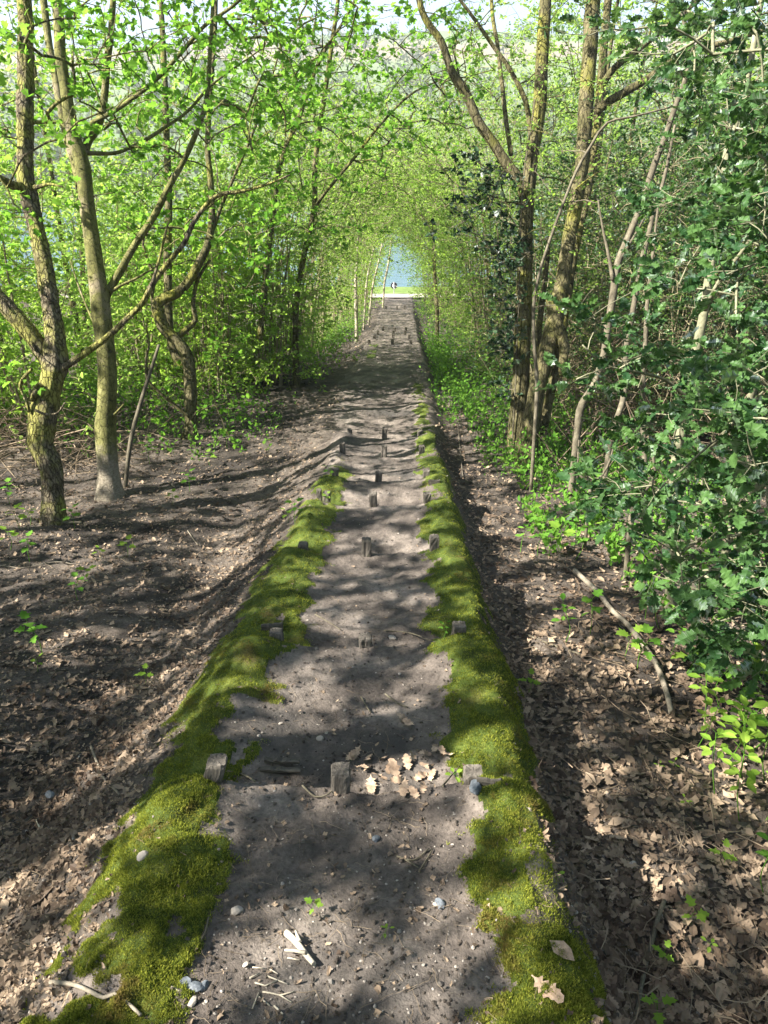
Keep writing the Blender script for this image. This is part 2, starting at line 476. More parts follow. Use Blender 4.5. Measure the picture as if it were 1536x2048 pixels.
def terrain(x, y, micro=True):
    x = np.asarray(x, float); y = np.asarray(y, float)
    u = x - xc(y)
    au = np.abs(u)
    zs = np.interp(y, ST[:, 0], ST[:, 1])
    zm = np.interp(y, SM[:, 0], SM[:, 1]) - .05
    # wander of the step edges
    yy = y + .06 * fbm(x, y * .3, .35, 3, 3) + .10 * np.maximum(0, au - .3)
    zs = np.interp(yy, ST[:, 0], ST[:, 1])
    wob = .10 * fbm(u * .4, y, .55, 3, 11)
    k = smooth(.62, 1.05, au + wob)
    z = zs * (1 - k) + zm * k
    # raised mossy shoulders, worn hollow between them
    berm = np.exp(-((au - .60 - wob) / .17) ** 2)
    fade = 1 - smooth(10.5, 13.5, y) * (1 - .4 * smooth(18, 19, y))
    ph = np.interp(y, [q for (a, b) in ROWS[:7] for q in (a - .9, a - .05, a + .16)] + [11], [v for _ in ROWS[:7] for v in (.5, 1.35, .25)] + [.5]) if True else 1
    z += (.062 * berm * fade) * ph * (1 + .5 * fbm(x, y, .3, 2, 5))
    z += -.02 * np.exp(-(u / .3) ** 2)
    # banks either side
    deep = np.interp(y, [-3, 1, 3, 9, 14, 19, 30, 40], [.3, .38, .40, .34, .2, .3, .22, 0])
    deepl = np.interp(y, [-3, 1, 3, 7.5, 10.2, 14, 18, 20, 30, 40], [.3, .38, .40, .33, .10, .05, .16, .3, .22, 0])
    left = smooth(.62, 1.42, -u + wob) * deepl
    right = smooth(.66, 1.0, u + .6 * wob) * deep * .88
    z -= left + right
    dit = np.exp(-((-u - 1.62 - .12 * fbm(y * 0, y, 1.3, 2, 8)) / .30) ** 2) * .09 * (1 - smooth(6.5, 9, y))
    z -= dit
    flat = 1 - smooth(36, 40, y)
    z += flat * smooth(1.2, 3, au) * .10 * fbm(x, y, 1.7, 4, 21)
    # the ground climbs gently away on the right and falls gently on the left
    z += flat * (.05 * np.maximum(0, u - 2.2) - .03 * np.clip(-u - 4, 0, 20))
    if micro:
        z += flat * (.017 * fbm(x, y, .16, 4, 31) + .010 * fbm(x, y, .045, 3, 37)) * (1 + .9 * smooth(.8, 1.2, au))
    return z

def moss_mask(x, y):
    u = x - xc(y); au = np.abs(u)
    n = .13 * fbm(x, y, .28, 4, 51) + .07 * fbm(x, y, .07, 3, 53)
    inner = np.interp(y, [0, 1.2, 2, 3.3, 5, 7, 9], [.42, .41, .42, .38, .38, .37, .40])
    inner = np.where(u > 0, np.interp(y, [0, 1.2, 2, 3.3, 5, 7, 9], [.50, .48, .43, .37, .40, .42, .42]), inner)
    outer = np.where(u < 0, np.interp(y, [0, 1.2, 2, 3, 5, 8, 9], [.80, .82, .84, .88, .84, .68, .58]),
                     np.interp(y, [0, 1.2, 2, 3, 5, 8, 10, 15], [.72, .76, .80, .80, .80, .76, .70, .60]))
    m = smooth(-.02, .05, au + n - inner) * smooth(-.03, .06, outer - au + n)
    end = np.where(u < 0, 1 - smooth(7.6, 8.8, y) * (1 - smooth(16.6, 17.2, y) * (1 - smooth(19, 20, y))), 1 - smooth(13.4, 14.6, y))
    # moss is thin across the bare mouth of the path near the bottom right
    bare = 1 - smooth(.34, .46, .10 * smooth(4.5, 8, y) + fbm(x, y, .30, 4, 57) + .12 * fbm(x, y, .06, 2, 58)) * np.where(u < 0, 1, .6)
    m = m * bare
    return m * end * np.where(u > 0, smooth(.75, 1.35, y + .8 * n), 1.0)

def G(px, py, dz=0.0):
    """where the ray through this pixel meets the ground"""
    r = CF + (px - 768) / FPX * CR - (py - 1024) / FPX * CU
    d = np.linspace(1.2, 60, 6000)
    p = C0 + d[:, None] * r
    h = terrain(p[:, 0], p[:, 1], False) + dz
    i = np.argmax(p[:, 2] < h)
    return p[i] if p[i, 2] < h[i] else p[-1]

def depth(p):
    return float(np.dot(np.asarray(p) - C0, CF))

# --- one fine sheet, cut into path, forest floor and moss along the masks
def axis_from(lo, hi, stepf):
    a = [lo]
    while a[-1] < hi:
        a.append(a[-1] + stepf(a[-1]))
    return np.array(a)
gy = np.concatenate([axis_from(-9, .75, lambda y: .16), axis_from(.9, 48, lambda y: max(.0115, .0042 * y))])
gp = axis_from(0, 46, lambda u: .014 if u < 1.15 else .014 + .032 * (u - 1.15) if u < 12 else .9)
gu = np.concatenate([-gp[::-1][:-1], gp])
UU, YY = np.meshgrid(gu, gy)
XX = UU + xc(YY)
ZZ = terrain(XX, YY)
mm = moss_mask(XX, YY)
ZZ = ZZ + mm * (.012 + .016 * fbm(XX, YY, .11, 3, 61) + .008 * fbm(XX, YY, .03, 2, 63))
nyy, nxx = XX.shape
vid = np.arange(nyy * nxx).reshape(nyy, nxx)
F = np.stack([vid[:-1, :-1], vid[:-1, 1:], vid[1:, 1:], vid[1:, :-1]], -1).reshape(-1, 4)
fu = .25 * (UU[:-1, :-1] + UU[:-1, 1:] + UU[1:, 1:] + UU[1:, :-1]).ravel()
fy = .5 * (YY[:-1, :-1] + YY[1:, 1:]).ravel()
fx = fu + xc(fy)
fm = moss_mask(fx, fy) > .5
pw = np.interp(fy, [0, 3, 8, 10, 14, 18, 25, 40], [.75, .62, .62, .75, 1.0, .75, .7, .75])
fp = (np.abs(fu) + .10 * fbm(fx, fy, .4, 4, 71) < pw) & ~fm & (fy < 38.6)
allv = np.column_stack([XX.ravel(), YY.ravel(), ZZ.ravel()])
def sub_sheet(name, mask, mat):
    f = F[mask]
    used = np.unique(f); remap = np.zeros(len(allv), np.int64); remap[used] = np.arange(len(used))
    mb = MB(); mb.add(allv[used], remap[f])
    return mb, mat, name
mb, mt, nm = sub_sheet('forest_floor', ~fm & ~fp, M['floor']); o = mb.build(nm, mt); tag(o, 'brown woodland ground either side of the path', 'ground', kind='structure')
mb, mt, nm = sub_sheet('footpath', fp, M['soil']); o = mb.build(nm, mt); tag(o, 'trodden grey brown earth path running straight downhill', 'path', kind='structure')
moss_mb = sub_sheet('moss', fm, M['moss'])[0]
R = rng_(5)
def log_y(r, n, lo, hi, p=1.0):
    """more samples near than far"""
    t = r.uniform(0, 1, n)
    if p == 1.0:
        return lo * (hi / lo) ** t
    a = 1 - p
    return (lo ** a + t * (hi ** a - lo ** a)) ** (1 / a)
n = 1000000
by = log_y(R, n, 1.0, 15, 1.9); bu = R.uniform(.3, 1.35, n) * R.choice([-1, 1], n); bx = bu + xc(by)
k = moss_mask(bx, by) > R.uniform(.01, .7, n)
bx, by = bx[k], by[k]
k = moss_mask(bx, by)
bz = terrain(bx, by) + k * (.012 + .016 * fbm(bx, by, .11, 3, 61) + .008 * fbm(bx, by, .03, 2, 63)) - .003
n = len(bx)
cl = fbm(bx, by, .05, 2, 77)
ax = np.column_stack([R.normal(0, .5, n) + .5 * fbm(bx, by, .09, 2, 78), R.normal(0, .5, n), np.full(n, .9)])
bs = (.007 + .006 * R.random(n) + .005 * cl) * (1 + .03 * by)
blade = (np.array([[-.17, 0, 0], [.17, 0, 0], [0, 1, 0]]), np.array([[0, 1, 2]]))
leaves(moss_mb, np.column_stack([bx, by, bz]), ax, R.normal(0, 1, (n, 3)), np.maximum(bs, .004), blade, 1)
o = moss_mb.build('moss', [M['moss'], M['moss_blade']]); tag(o, 'yellow green moss cushions along both shoulders of the path', 'moss', kind='stuff')
MOSS_N = n

# valley: gravel track, grass verge, lake, far hillside
def strip(name, y0, y1, z, mat, x0=-120, x1=120, label=None, cat=None, kind='structure', nx=120, ny=14, amp=0.0):
    X, Y = np.meshgrid(np.linspace(x0, x1, nx), np.linspace(y0, y1, ny))
    Z = (z(X, Y) if callable(z) else np.full_like(X, z)) + amp * fbm(X, Y, 2.0, 3, 5)
    m = MB(); i = np.arange(nx * ny).reshape(ny, nx)
    m.add(np.column_stack([X.ravel(), Y.ravel(), Z.ravel()]), np.stack([i[:-1, :-1], i[:-1, 1:], i[1:, 1:], i[1:, :-1]], -1).reshape(-1, 4))
    o = m.build(name, mat); tag(o, label, cat, kind=kind); return o
M['gravel'] = rough_mat('pale_gravel', [(.3, (.28, .25, .22)), (.7, (.42, .39, .35))], 3, 40, bstr=.4)
M['turf'] = rough_mat('verge_turf', [(.3, (.07, .115, .025)), (.7, (.17, .23, .06))], 2, 30, bstr=.6)
strip('gravel_track', 38.7, 40.3, lambda X, Y: np.interp(Y, SM[:, 0], SM[:, 1]) + .05, M['gravel'], label='pale gravel track crossing the foot of the path', cat='track')
strip('grass_verge', 40.2, 48, lambda X, Y: np.interp(Y, SM[:, 0], SM[:, 1]) + .06, M['turf'], label='bright grass verge between the track and the water', cat='verge', amp=.05)
m_, nt, out = newmat('lake_water')
b = prin(nt, out, .12, .5); b.inputs['Base Color'].default_value = (.07, .13, .17, 1); b.inputs['IOR'].default_value = 1.33
n1 = noise_node(nt, 1.0, 3, .6, stretch=(.6, 2.2, 1)); bump(nt, b, n1.outputs[0], .5, .12)
strip('lake_water', 44, 152, -5.15, m_, -320, 320, 'still blue lake at the foot of the slope', 'lake', nx=40)
def hillz(X, Y):
    t = np.clip((Y - 138) / 330, 0, 1)
    return -6.2 + (70 + 7 * fbm(X, Y, 160, 3, 9) + .03 * X) * t ** 1.05 + 1.2 * fbm(X, Y, 30, 3, 12) * smooth(0, .1, t)
m_, nt, out = newmat('far_hill')
b = prin(nt, out, 1, .1)
tc = nt.nodes.new('ShaderNodeTexCoord'); sp = nt.nodes.new('ShaderNodeSeparateXYZ'); nt.links.new(tc.outputs['Object'], sp.inputs[0])
nz = noise_node(nt, .012, 4, .6); ad = nd(nt, 'ShaderNodeMath', op='MULTIPLY_ADD'); nt.links.new(nz.outputs[0], ad.inputs[0]); ad.inputs[1].default_value = 22; nt.links.new(sp.outputs[2], ad.inputs[2])
dv = nd(nt, 'ShaderNodeMath', op='MULTIPLY'); nt.links.new(ad.outputs[0], dv.inputs[0]); dv.inputs[1].default_value = 1 / 88
rr = ramp(nt, dv.outputs[0], [(.05, (.08, .12, .045)), (.35, (.09, .125, .055)), (.58, (.11, .145, .065)), (.64, (.155, .135, .09)), (.76, (.17, .145, .10)), (.82, (.10, .155, .055))])
nt.links.new(rr.outputs[0], b.inputs['Base Color'])
strip('far_hill', 136, 520, hillz, m_, -520, 520, 'pale green and tan hillside across the lake', 'hill', nx=160, ny=80)

# ------------------------------------------------------------------ plants: wood that grows from trunk to leaf
def grow(trunk_specs, targets, rng, tip_r=.0035, expo=.45, lift=.12, jit=.05, sides_big=10, rough=.05, ridge=0.0, maxr=.06, step=.10, up_pen=.5, twiglets=2, twig_len=.22, droop=0.0):
    """trunk_specs: [(points, radii)]; targets: where shoots end. Returns wood mesh builder and the shoots (base, tip) that carry leaves."""
    mb = MB()
    cap = 20000
    N = np.zeros((cap, 3)); Rr = np.zeros(cap); par = np.full(cap, -1); cnt = np.zeros(cap); n = 0
    ntr = 0
    for si, (pts, r) in enumerate(trunk_specs):
        q = catmull(np.column_stack([pts, r]), step)
        L = q[:, :3]; rr = np.maximum(q[:, 3], .004)
        big = rr.max()
        tube(mb, L, rr, sides_big if big > .03 else 6, 0, rough, seed=si * 7 + 1, ridge=ridge if big > .05 else 0)
        m0 = max(0, int(len(L) * (.18 if si == 0 else .05)))
        s = L[m0:]
        N[n:n + len(s)] = s; Rr[n:n + len(s)] = rr[m0:]; n += len(s)
    ntr = n
    paths = []
    if len(targets):
        T = np.asarray(targets, float)
        dd = np.min(np.linalg.norm(T[:, None] - N[None, :ntr:3], axis=2), axis=1)
        T = T[np.argsort(dd)]
        for t in T:
            v = t - N[:n]
            c = np.linalg.norm(v, axis=1) + up_pen * np.maximum(0, -v[:, 2] + .0)
            j = int(np.argmin(c)); p0 = N[j]; L = np.linalg.norm(t - p0)
            if L < .03:
                continue
            ctrl = p0 + (t - p0) * .5 + np.array([0, 0, lift * L]) + rng.normal(0, jit * L, 3)
            k = int(np.clip(L / .11, 2, 12))
            s = np.linspace(0, 1, k + 1)[:, None]
            pp = (1 - s) ** 2 * p0 + 2 * s * (1 - s) * ctrl + s ** 2 * t
            pp[1:-1] += rng.normal(0, .012 * min(L, 1.2), (k - 1, 3))
            if n + k >= cap:
                break
            ids = np.arange(n, n + k)
            N[ids] = pp[1:]; par[ids] = np.concatenate([[j], ids[:-1]]); n += k
            cnt[ids[-1]] += 1
            paths.append((j, ids))
        for i in range(n - 1, ntr - 1, -1):
            if par[i] >= 0:
                cnt[par[i]] += cnt[i]
        for (j, ids) in paths:
            r = tip_r * np.maximum(cnt[ids], 1) ** expo
            rp = r[0] * 1.1
            if j < ntr: rp = min(rp, Rr[j] * .75)
            r = np.minimum(r, maxr); rp = min(rp, maxr)
            if j < ntr: r = np.minimum(r, Rr[j] * .8)
            tube(mb, np.vstack([N[j], N[ids]]), np.concatenate([[max(rp, r[0])], r]), 5 if r.max() < .012 else 7, 0, cap=False)
    # shoots
    base, tip = [], []
    for (j, ids) in paths:
        e = N[ids[-1]]; p = N[ids[-2]] if len(ids) > 1 else N[j]
        dirn = unit(e - p)
        for q in range(twiglets):
            a = e + (p - e) * rng.uniform(0, .8)
            dv = unit(dirn * .7 + rng.normal(0, .55, 3) * np.array([1, 1, .55]) + np.array([0, 0, -droop])) * twig_len * rng.uniform(.6, 1.3)
            base.append(a); tip.append(a + dv)
    base = np.array(base).reshape(-1, 3); tip = np.array(tip).reshape(-1, 3)
    for a, c in zip(base, tip):
        tube(mb, np.array([a, (a + c) / 2 + rng.normal(0, .01, 3), c]), [tip_r * .8, tip_r * .6, tip_r * .35], 3, 0, cap=False)
    return mb, base, tip

def foliage(base, tip, rng, per, size, tpl, flat=.6, spread=.5, mat=0, var=.42, mb=None):
    """leaves along each shoot, blades turned mostly to the sky by flat"""
    mb = mb or MB()
    n = len(base) * per
    t = np.tile(np.linspace(.25, 1.0, per), len(base)) + rng.normal(0, .05, n)
    B = np.repeat(base, per, 0); E = np.repeat(tip, per, 0)
    d = unit(E - B)
    side = unit(np.cross(d, np.array([0, 0, 1.0]))) * np.where(np.arange(n) % 2 == 0, 1, -1)[:, None]
    pos = B + (E - B) * t[:, None] + rng.normal(0, size * .25, (n, 3))
    ax = unit(d * .6 + side * spread * 1.2 + rng.normal(0, .35, (n, 3)))
    nr = np.array([0, 0, 1.0]) * flat + rng.normal(0, 1 - flat * .6, (n, 3))
    sz = size * (1 + var * rng.uniform(-1, 1, n))
    leaves(mb, pos, ax, nr, sz, tpl, mat)
    return mb

def px_targets(rng, boxes):
    """(x0, x1, y0, y1, depth0, depth1, n) -> points in the place"""
    out = []
    for x0, x1, y0, y1, d0, d1, n in boxes:
        for _ in range(n):
            out.append(P(rng.uniform(x0, x1), rng.uniform(y0, y1), rng.uniform(d0, d1)))
    out = np.array(out)
    h = terrain(out[:, 0], out[:, 1], False)
    return out[out[:, 2] > h + .15]

def trace(pl, d0, d1=None):
    """pl: [(px, py, width in px)], from the foot up; depth runs from d0 to d1 -> points and radii"""
    d1 = d0 if d1 is None else d1
    n = len(pl); ds = np.linspace(d0, d1, n)
    pts = np.array([P(a, b, d) for (a, b, w), d in zip(pl, ds)])
    r = np.array([w / 2 / FPX * d for (a, b, w), d in zip(pl, ds)])
    return pts, r

def flare(pts, r, k=1.35):
    """push the foot into the ground and widen it"""
    p0 = pts[0].copy(); p0[2] = terrain(p0[0], p0[1], False) - .12
    q = p0.copy(); q[2] += .15; q[:2] += (pts[0][:2] - q[:2]) * .6
    return np.vstack([p0, q, pts[1:]]), np.concatenate([[r[0] * k * 1.25], [r[0] * k * .9], r[1:]])

def above(pts, r, up=3.0, lean=(0, 0), n=3):
    """carry a trunk on above the frame"""
    e = pts[-1]; d = unit(pts[-1] - pts[-2]); d = unit(d * .5 + np.array([lean[0], lean[1], .6]))
    ex = [e + d * up * (i + 1) / n for i in range(n)]
    return np.vstack([pts, ex]), np.concatenate([r, [r[-1] * (1 - .75 * (i + 1) / n) for i in range(n)]])

def make_tree(name, label, cat, specs, targets, seed, bark, leafm, tpl, per, size, group=None, origin=None, crown_name='crown', wood_name='trunk', flat=.6, **kw):
    rng = rng_(seed)
    mb, base, tip = grow(specs, targets, rng, **kw)
    o0 = np.array(origin if origin is not None else specs[0][0][0])
    root = empty(name, o0)
    tag(root, label, cat, group)
    for b_ in (mb,):
        b_.v = [v - o0 for v in b_.v]
    mb.build(wood_name, bark, root)
    if len(base) and per:
        f = foliage(base - o0, tip - o0, rng, per, size, tpl, flat)
        f.build(crown_name, leafm, root)
    return root

# ------------------------------------------------------------------ the trees one can tell apart on the left
t1 = flare(*trace([(109, 1050, 47), (106, 990, 46), (100, 930, 48), (82, 890, 52), (85, 830, 58), (103, 765, 50), (112, 715, 54), (108, 655, 40), (98, 585, 38), (85, 513, 37), (66, 430, 36),
                   (54, 370, 38), (51, 340, 36), (50, 205, 35), (51, 103, 34), (48, 0, 33)], 7.7, 7.4))
t1 = (t1[0], t1[1] * .88)
t1 = above(*t1, 3.5, (-.05, .1))
specs = [t1,
         trace([(100, 725, 34), (70, 680, 33), (30, 632, 32), (-20, 575, 30), (-70, 500, 26), (-110, 380, 22), (-120, 200, 16)], 7.65, 7.2),
         trace([(56, 374, 22), (30, 372, 18), (8, 360, 14), (-40, 330, 10), (-90, 250, 6)], 7.5, 6.9),
         trace([(58, 376, 14), (76, 374, 9), (100, 368, 5), (126, 374, 3)], 7.5, 7.3),
         trace([(118, 742, 13), (140, 727, 13), (180, 700, 13), (222, 668, 12), (255, 636, 11), (284, 607, 11), (308, 564, 11), (345, 515, 10), (369, 485, 10), (390, 440, 9), (431, 393, 9), (479, 383, 7), (525, 372, 5), (580, 350, 3)], 7.55, 7.0),
         trace([(303, 572, 7), (318, 520, 6), (330, 470, 5), (342, 427, 3)], 7.2, 7.1),
         trace([(62, 800, 14), (70, 785, 15), (80, 768, 12)], 7.5, 7.45),
         trace([(60, 825, 7), (48, 790, 8), (40, 770, 7), (52, 750, 7), (64, 738, 6)], 7.5, 7.3),
         trace([(70, 820, 5), (90, 828, 5), (115, 826, 4), (130, 805, 3)], 7.4, 7.2)]
tg = px_targets(rng_(101), [(-160, 300, -420, 260, 5.8, 8.4, 105), (-100, 130, 250, 640, 6.6, 8.0, 26), (60, 420, -200, 250, 6.4, 8, 30), (-300, 300, -1300, -400, 5.5, 9, 40), (0, 60, 730, 800, 6.9, 7.4, 3)])
make_tree('sycamore_tree', 'leftmost tree, thick rough barked trunk with mossy fork and a dead stub', 'tree', specs, tg, 11, M['bark_rough'], M['leaf_maple'], T_maple(), 5, .075, ridge=.12, sides_big=26, step=.05, rough=.07)

t2 = flare(*trace([(221, 992, 46), (217, 950, 43), (213, 900, 41), (211, 845, 41), (213, 815, 37), (215, 755, 37), (211, 690, 36), (203, 630, 38), (199, 590, 37), (192, 540, 33), (183, 475, 31), (174, 410, 30), (166, 335, 30), (150, 285, 28), (138, 225, 24), (130, 170, 22), (120, 103, 22), (113, 0, 21)], 8.7, 8.3))
t2 = above(*t2, 4, (-.1, .1))
specs = [t2,
         trace([(160, 372, 16), (150, 330, 16), (137, 285, 16), (122, 220, 15), (110, 150, 15), (99, 95, 14), (87, 0, 14), (75, -120, 10), (60, -300, 6)], 8.55, 8.9),
         trace([(166, 310, 18), (178, 278, 17), (193, 258, 17), (205, 220, 15), (211, 170, 14), (214, 126, 14), (222, 65, 13), (226, 0, 12), (235, -120, 9), (250, -280, 5)], 8.55, 8.2),
         trace([(168, 262, 10), (190, 242, 10), (222, 226, 9), (273, 191, 9), (325, 147, 8), (376, 89, 8), (410, 51, 7), (472, 7, 6), (540, -60, 4)], 8.5, 7.6),
         trace([(172, 306, 10), (205, 307, 9), (239, 304, 8), (290, 280, 8), (328, 256, 7), (376, 222, 6), (427, 167, 5), (520, 100, 3)], 8.5, 8.9),
         trace([(205, 612, 17), (218, 582, 16), (239, 545, 15), (267, 494, 14), (308, 432, 13), (335, 379, 12), (369, 318, 11), (400, 246, 10), (414, 191, 9), (420, 103, 8), (426, 0, 7), (430, -120, 5)], 8.6, 8.2),
         trace([(209, 690, 8), (185, 640, 5), (160, 580, 4), (140, 520, 3)], 8.7, 9.4),
         trace([(216, 838, 6), (232, 826, 5), (248, 808, 3)], 8.6, 8.5),
         trace([(213, 590, 7), (240, 572, 6), (275, 555, 5), (310, 535, 3)], 8.6, 8.2)]
tg = px_targets(rng_(102), [(60, 620, -260, 250, 6.6, 10, 200), (150, 560, 200, 520, 7.2, 9.5, 70), (0, 600, -1400, -260, 6.5, 10, 90), (480, 780, -150, 330, 7.2, 9.8, 80)])
make_tree('maple_tree', 'tree with a smooth olive green trunk that forks above a bare grey foot', 'tree', specs, tg, 12, M['bark_green'], M['leaf_maple'], T_maple(), 6, .072, sides_big=20, step=.06, rough=.035)

t3 = flare(*trace([(383, 893, 26), (382, 850, 25), (381, 800, 25), (380, 750, 25), (371, 705, 24), (350, 678, 22), (330, 658, 24), (318, 630, 24), (315, 606, 24), (330, 596, 21), (355, 586, 20), (378, 562, 18), (396, 530, 17), (415, 490, 15), (424, 430, 13), (421, 359, 12), (415, 290, 11), (422, 171, 9), (430, 60, 8), (435, -80, 5)], 11.2, 10.8))
specs = [t3,
         trace([(376, 760, 18), (368, 735, 18), (352, 715, 17), (344, 690, 17), (338, 650, 16), (336, 580, 16), (335, 513, 16), (337, 440, 15), (337, 376, 14), (333, 273, 13), (330, 171, 12), (325, 68, 11), (322, 0, 10), (318, -160, 6)], 11.25, 11.6),
         trace([(352, 680, 14), (362, 668, 13), (378, 655, 11), (392, 640, 10), (386, 610, 9), (395, 560, 7), (420, 520, 5)], 11.2, 11.0),
         trace([(318, 618, 10), (304, 600, 7), (308, 560, 6), (296, 520, 6), (286, 490, 5), (292, 450, 4)], 11.1, 10.9),
         trace([(385, 838, 8), (355, 815, 7), (325, 790, 6), (296, 760, 6), (292, 720, 5), (298, 690, 4), (292, 650, 3)], 11.1, 10.6),
         trace([(420, 480, 8), (440, 420, 7), (470, 350, 6), (500, 280, 5), (530, 200, 4), (560, 100, 3)], 11, 10.5)]
tg = px_targets(rng_(103), [(230, 640, -120, 420, 9.2, 12.5, 160), (240, 560, 400, 600, 10.6, 12.6, 50), (390, 490, 650, 870, 10.2, 11.2, 14), (280, 360, 720, 850, 10.2, 11.2, 6), (250, 600, -900, -100, 9.5, 13, 50)])
make_tree('crooked_tree', 'small tree whose dark mossy stem bends like an elbow beside a straight one', 'tree', specs, tg, 13, M['bark_moss'], M['leaf_maple'], T_maple(), 6, .07, sides_big=14, step=.08, rough=.06)

s = flare(*trace([(245, 930, 9), (262, 880, 9), (283, 800, 8), (302, 740, 7), (318, 690, 6)], 8.9, 9.2), k=1.0)
make_tree('leaning_stem', 'thin dark bare stem leaning away from the foot of the olive green tree', 'stem', [s], [], 14, M['bark_brown'], None, None, 0, 0)

t4 = flare(*trace([(588, 690, 12), (592, 620, 12), (606, 520, 11), (628, 420, 11), (630, 330, 10), (645, 220, 10), (662, 100, 9), (676, 0, 8), (690, -150, 6)], 14, 13.4))
specs = [t4, trace([(626, 420, 7), (655, 380, 6), (705, 320, 6), (760, 250, 5), (820, 190, 4), (880, 160, 3)], 13.6, 12),
         trace([(520, 680, 12), (530, 560, 12), (545, 440, 11), (560, 330, 10), (600, 230, 9), (640, 120, 7), (700, 20, 5), (740, -80, 3)], 13, 12)]
tg = px_targets(rng_(104), [(440, 960, -150, 300, 10.5, 14, 340), (480, 780, 300, 480, 11.5, 14.5, 60), (450, 800, -700, -150, 11, 14, 50)])
make_tree('hazel_tree', 'twin stemmed tree in the hedge whose leafy boughs hang over the path', 'tree', specs, tg, 15, M['bark_moss'], M['leaf_maple'], T_maple(), 7, .07, sides_big=12, step=.1)

# ------------------------------------------------------------------ right hand trees
t5 = flare(*trace([(1040, 825, 38), (1042, 760, 34), (1044, 700, 33), (1047, 617, 33), (1050, 540, 31), (1052, 470, 28), (1055, 400, 28), (1062, 325, 27), (1074, 250, 27), (1080, 200, 27), (1084, 120, 26), (1091, 0, 24)], 10.3, 10))
t5 = above(*t5, 4, (0, .1))
specs = [t5,
         trace([(1052, 400, 24), (1040, 365, 22), (1015, 330, 21), (985, 285, 20), (958, 246, 19), (940, 205, 18), (925, 175, 19), (905, 147, 16), (893, 113, 15), (882, 82, 15), (862, 55, 14), (845, 25, 13), (830, -40, 11), (810, -140, 8)], 10.2, 9.4),
         trace([(1068, 330, 12), (1062, 270, 11), (1050, 200, 10), (1020, 140, 9), (985, 90, 8), (950, 40, 7), (920, 0, 6), (880, -50, 4)], 10.3, 10.0),
         trace([(1022, 310, 9), (1012, 240, 9), (1003, 160, 9), (995, 90, 8), (985, 30, 8), (980, -60, 6)], 10.2, 10.6),
         trace([(1062, 790, 9), (1070, 760, 9), (1075, 700, 8), (1068, 640, 7)], 10.1, 10.0)]
tg = px_targets(rng_(105), [(840, 1200, -200, 260, 8.8, 11.5, 140), (950, 1200, 250, 520, 9.2, 11, 50), (800, 1250, -1200, -250, 8, 12, 80)])
make_tree('ivied_tree', 'straight pale trunk with an arching moss spotted limb reaching toward the path', 'tree', specs, tg, 16, M['bark_moss'], M['leaf_hazel'], T_oval(), 7, .045, sides_big=18, step=.07, rough=.05, ridge=.03)

t6 = flare(*trace([(1058, 858, 36), (1072, 790, 33), (1086, 735, 34), (1098, 690, 35), (1112, 632, 34), (1126, 560, 30), (1138, 480, 28), (1149, 427, 28), (1158, 365, 28), (1166, 308, 28), (1172, 205, 30), (1180, 103, 30), (1187, 0, 29)], 10.0, 9.6))
t6 = above(*t6, 4, (.1, 0))
specs = [t6,
         trace([(1095, 600, 10), (1112, 640, 22), (1128, 690, 21), (1125, 730, 16), (1122, 752, 7)], 9.85, 9.7),
         trace([(1088, 850, 20), (1100, 790, 18), (1112, 740, 17), (1120, 690, 16), (1134, 600, 16), (1150, 500, 16), (1172, 400, 16), (1188, 290, 17), (1200, 188, 17), (1210, 68, 16), (1216, 0, 15), (1225, -150, 11)], 10.3, 10.2),
         trace([(1192, 225, 17), (1215, 205, 17), (1238, 191, 16), (1290, 161, 15), (1341, 126, 14), (1392, 99, 13), (1450, 85, 10), (1530, 60, 7)], 10.1, 9.4),
         trace([(1205, 170, 13), (1228, 137, 13), (1269, 105, 12), (1307, 75, 11), (1344, 44, 9), (1400, 0, 6)], 10.1, 9.6),
         trace([(1080, 868, 15), (1078, 820, 14), (1074, 740, 13), (1078, 660, 12), (1090, 560, 10), (1100, 470, 7)], 10.25, 10.6)]
tg = px_targets(rng_(106), [(1080, 1420, -250, 350, 8.6, 11.5, 90), (1100, 1300, 300, 600, 9.2, 11, 24), (1000, 1500, -1200, -250, 8, 12, 80)])
make_tree('mossy_tree', 'mossy trunk with a hanging bulge, rising in a clump of close stems', 'tree', specs, tg, 17, M['bark_moss'], M['leaf_hazel'], T_oval(), 7, .045, sides_big=18, step=.07, rough=.06, ridge=.04)

s = flare(*trace([(1070, 892, 8), (1071, 840, 8), (1074, 764, 8), (1069, 700, 7), (1067, 615, 7), (1078, 550, 6), (1091, 506, 6), (1119, 427, 6), (1153, 342, 6), (1183, 290, 6), (1214, 246, 5), (1272, 232, 4), (1348, 212, 3)], 8.8, 8.2), k=1.1)
tg = px_targets(rng_(107), [(1060, 1240, 200, 620, 8.2, 9, 22)])
make_tree('spindly_sapling', 'thin spindly stem crossing in front of the two big right trunks', 'sapling', [s], tg, 18, M['bark_brown'], M['leaf_lime'], T_oval(), 5, .035, twig_len=.16)

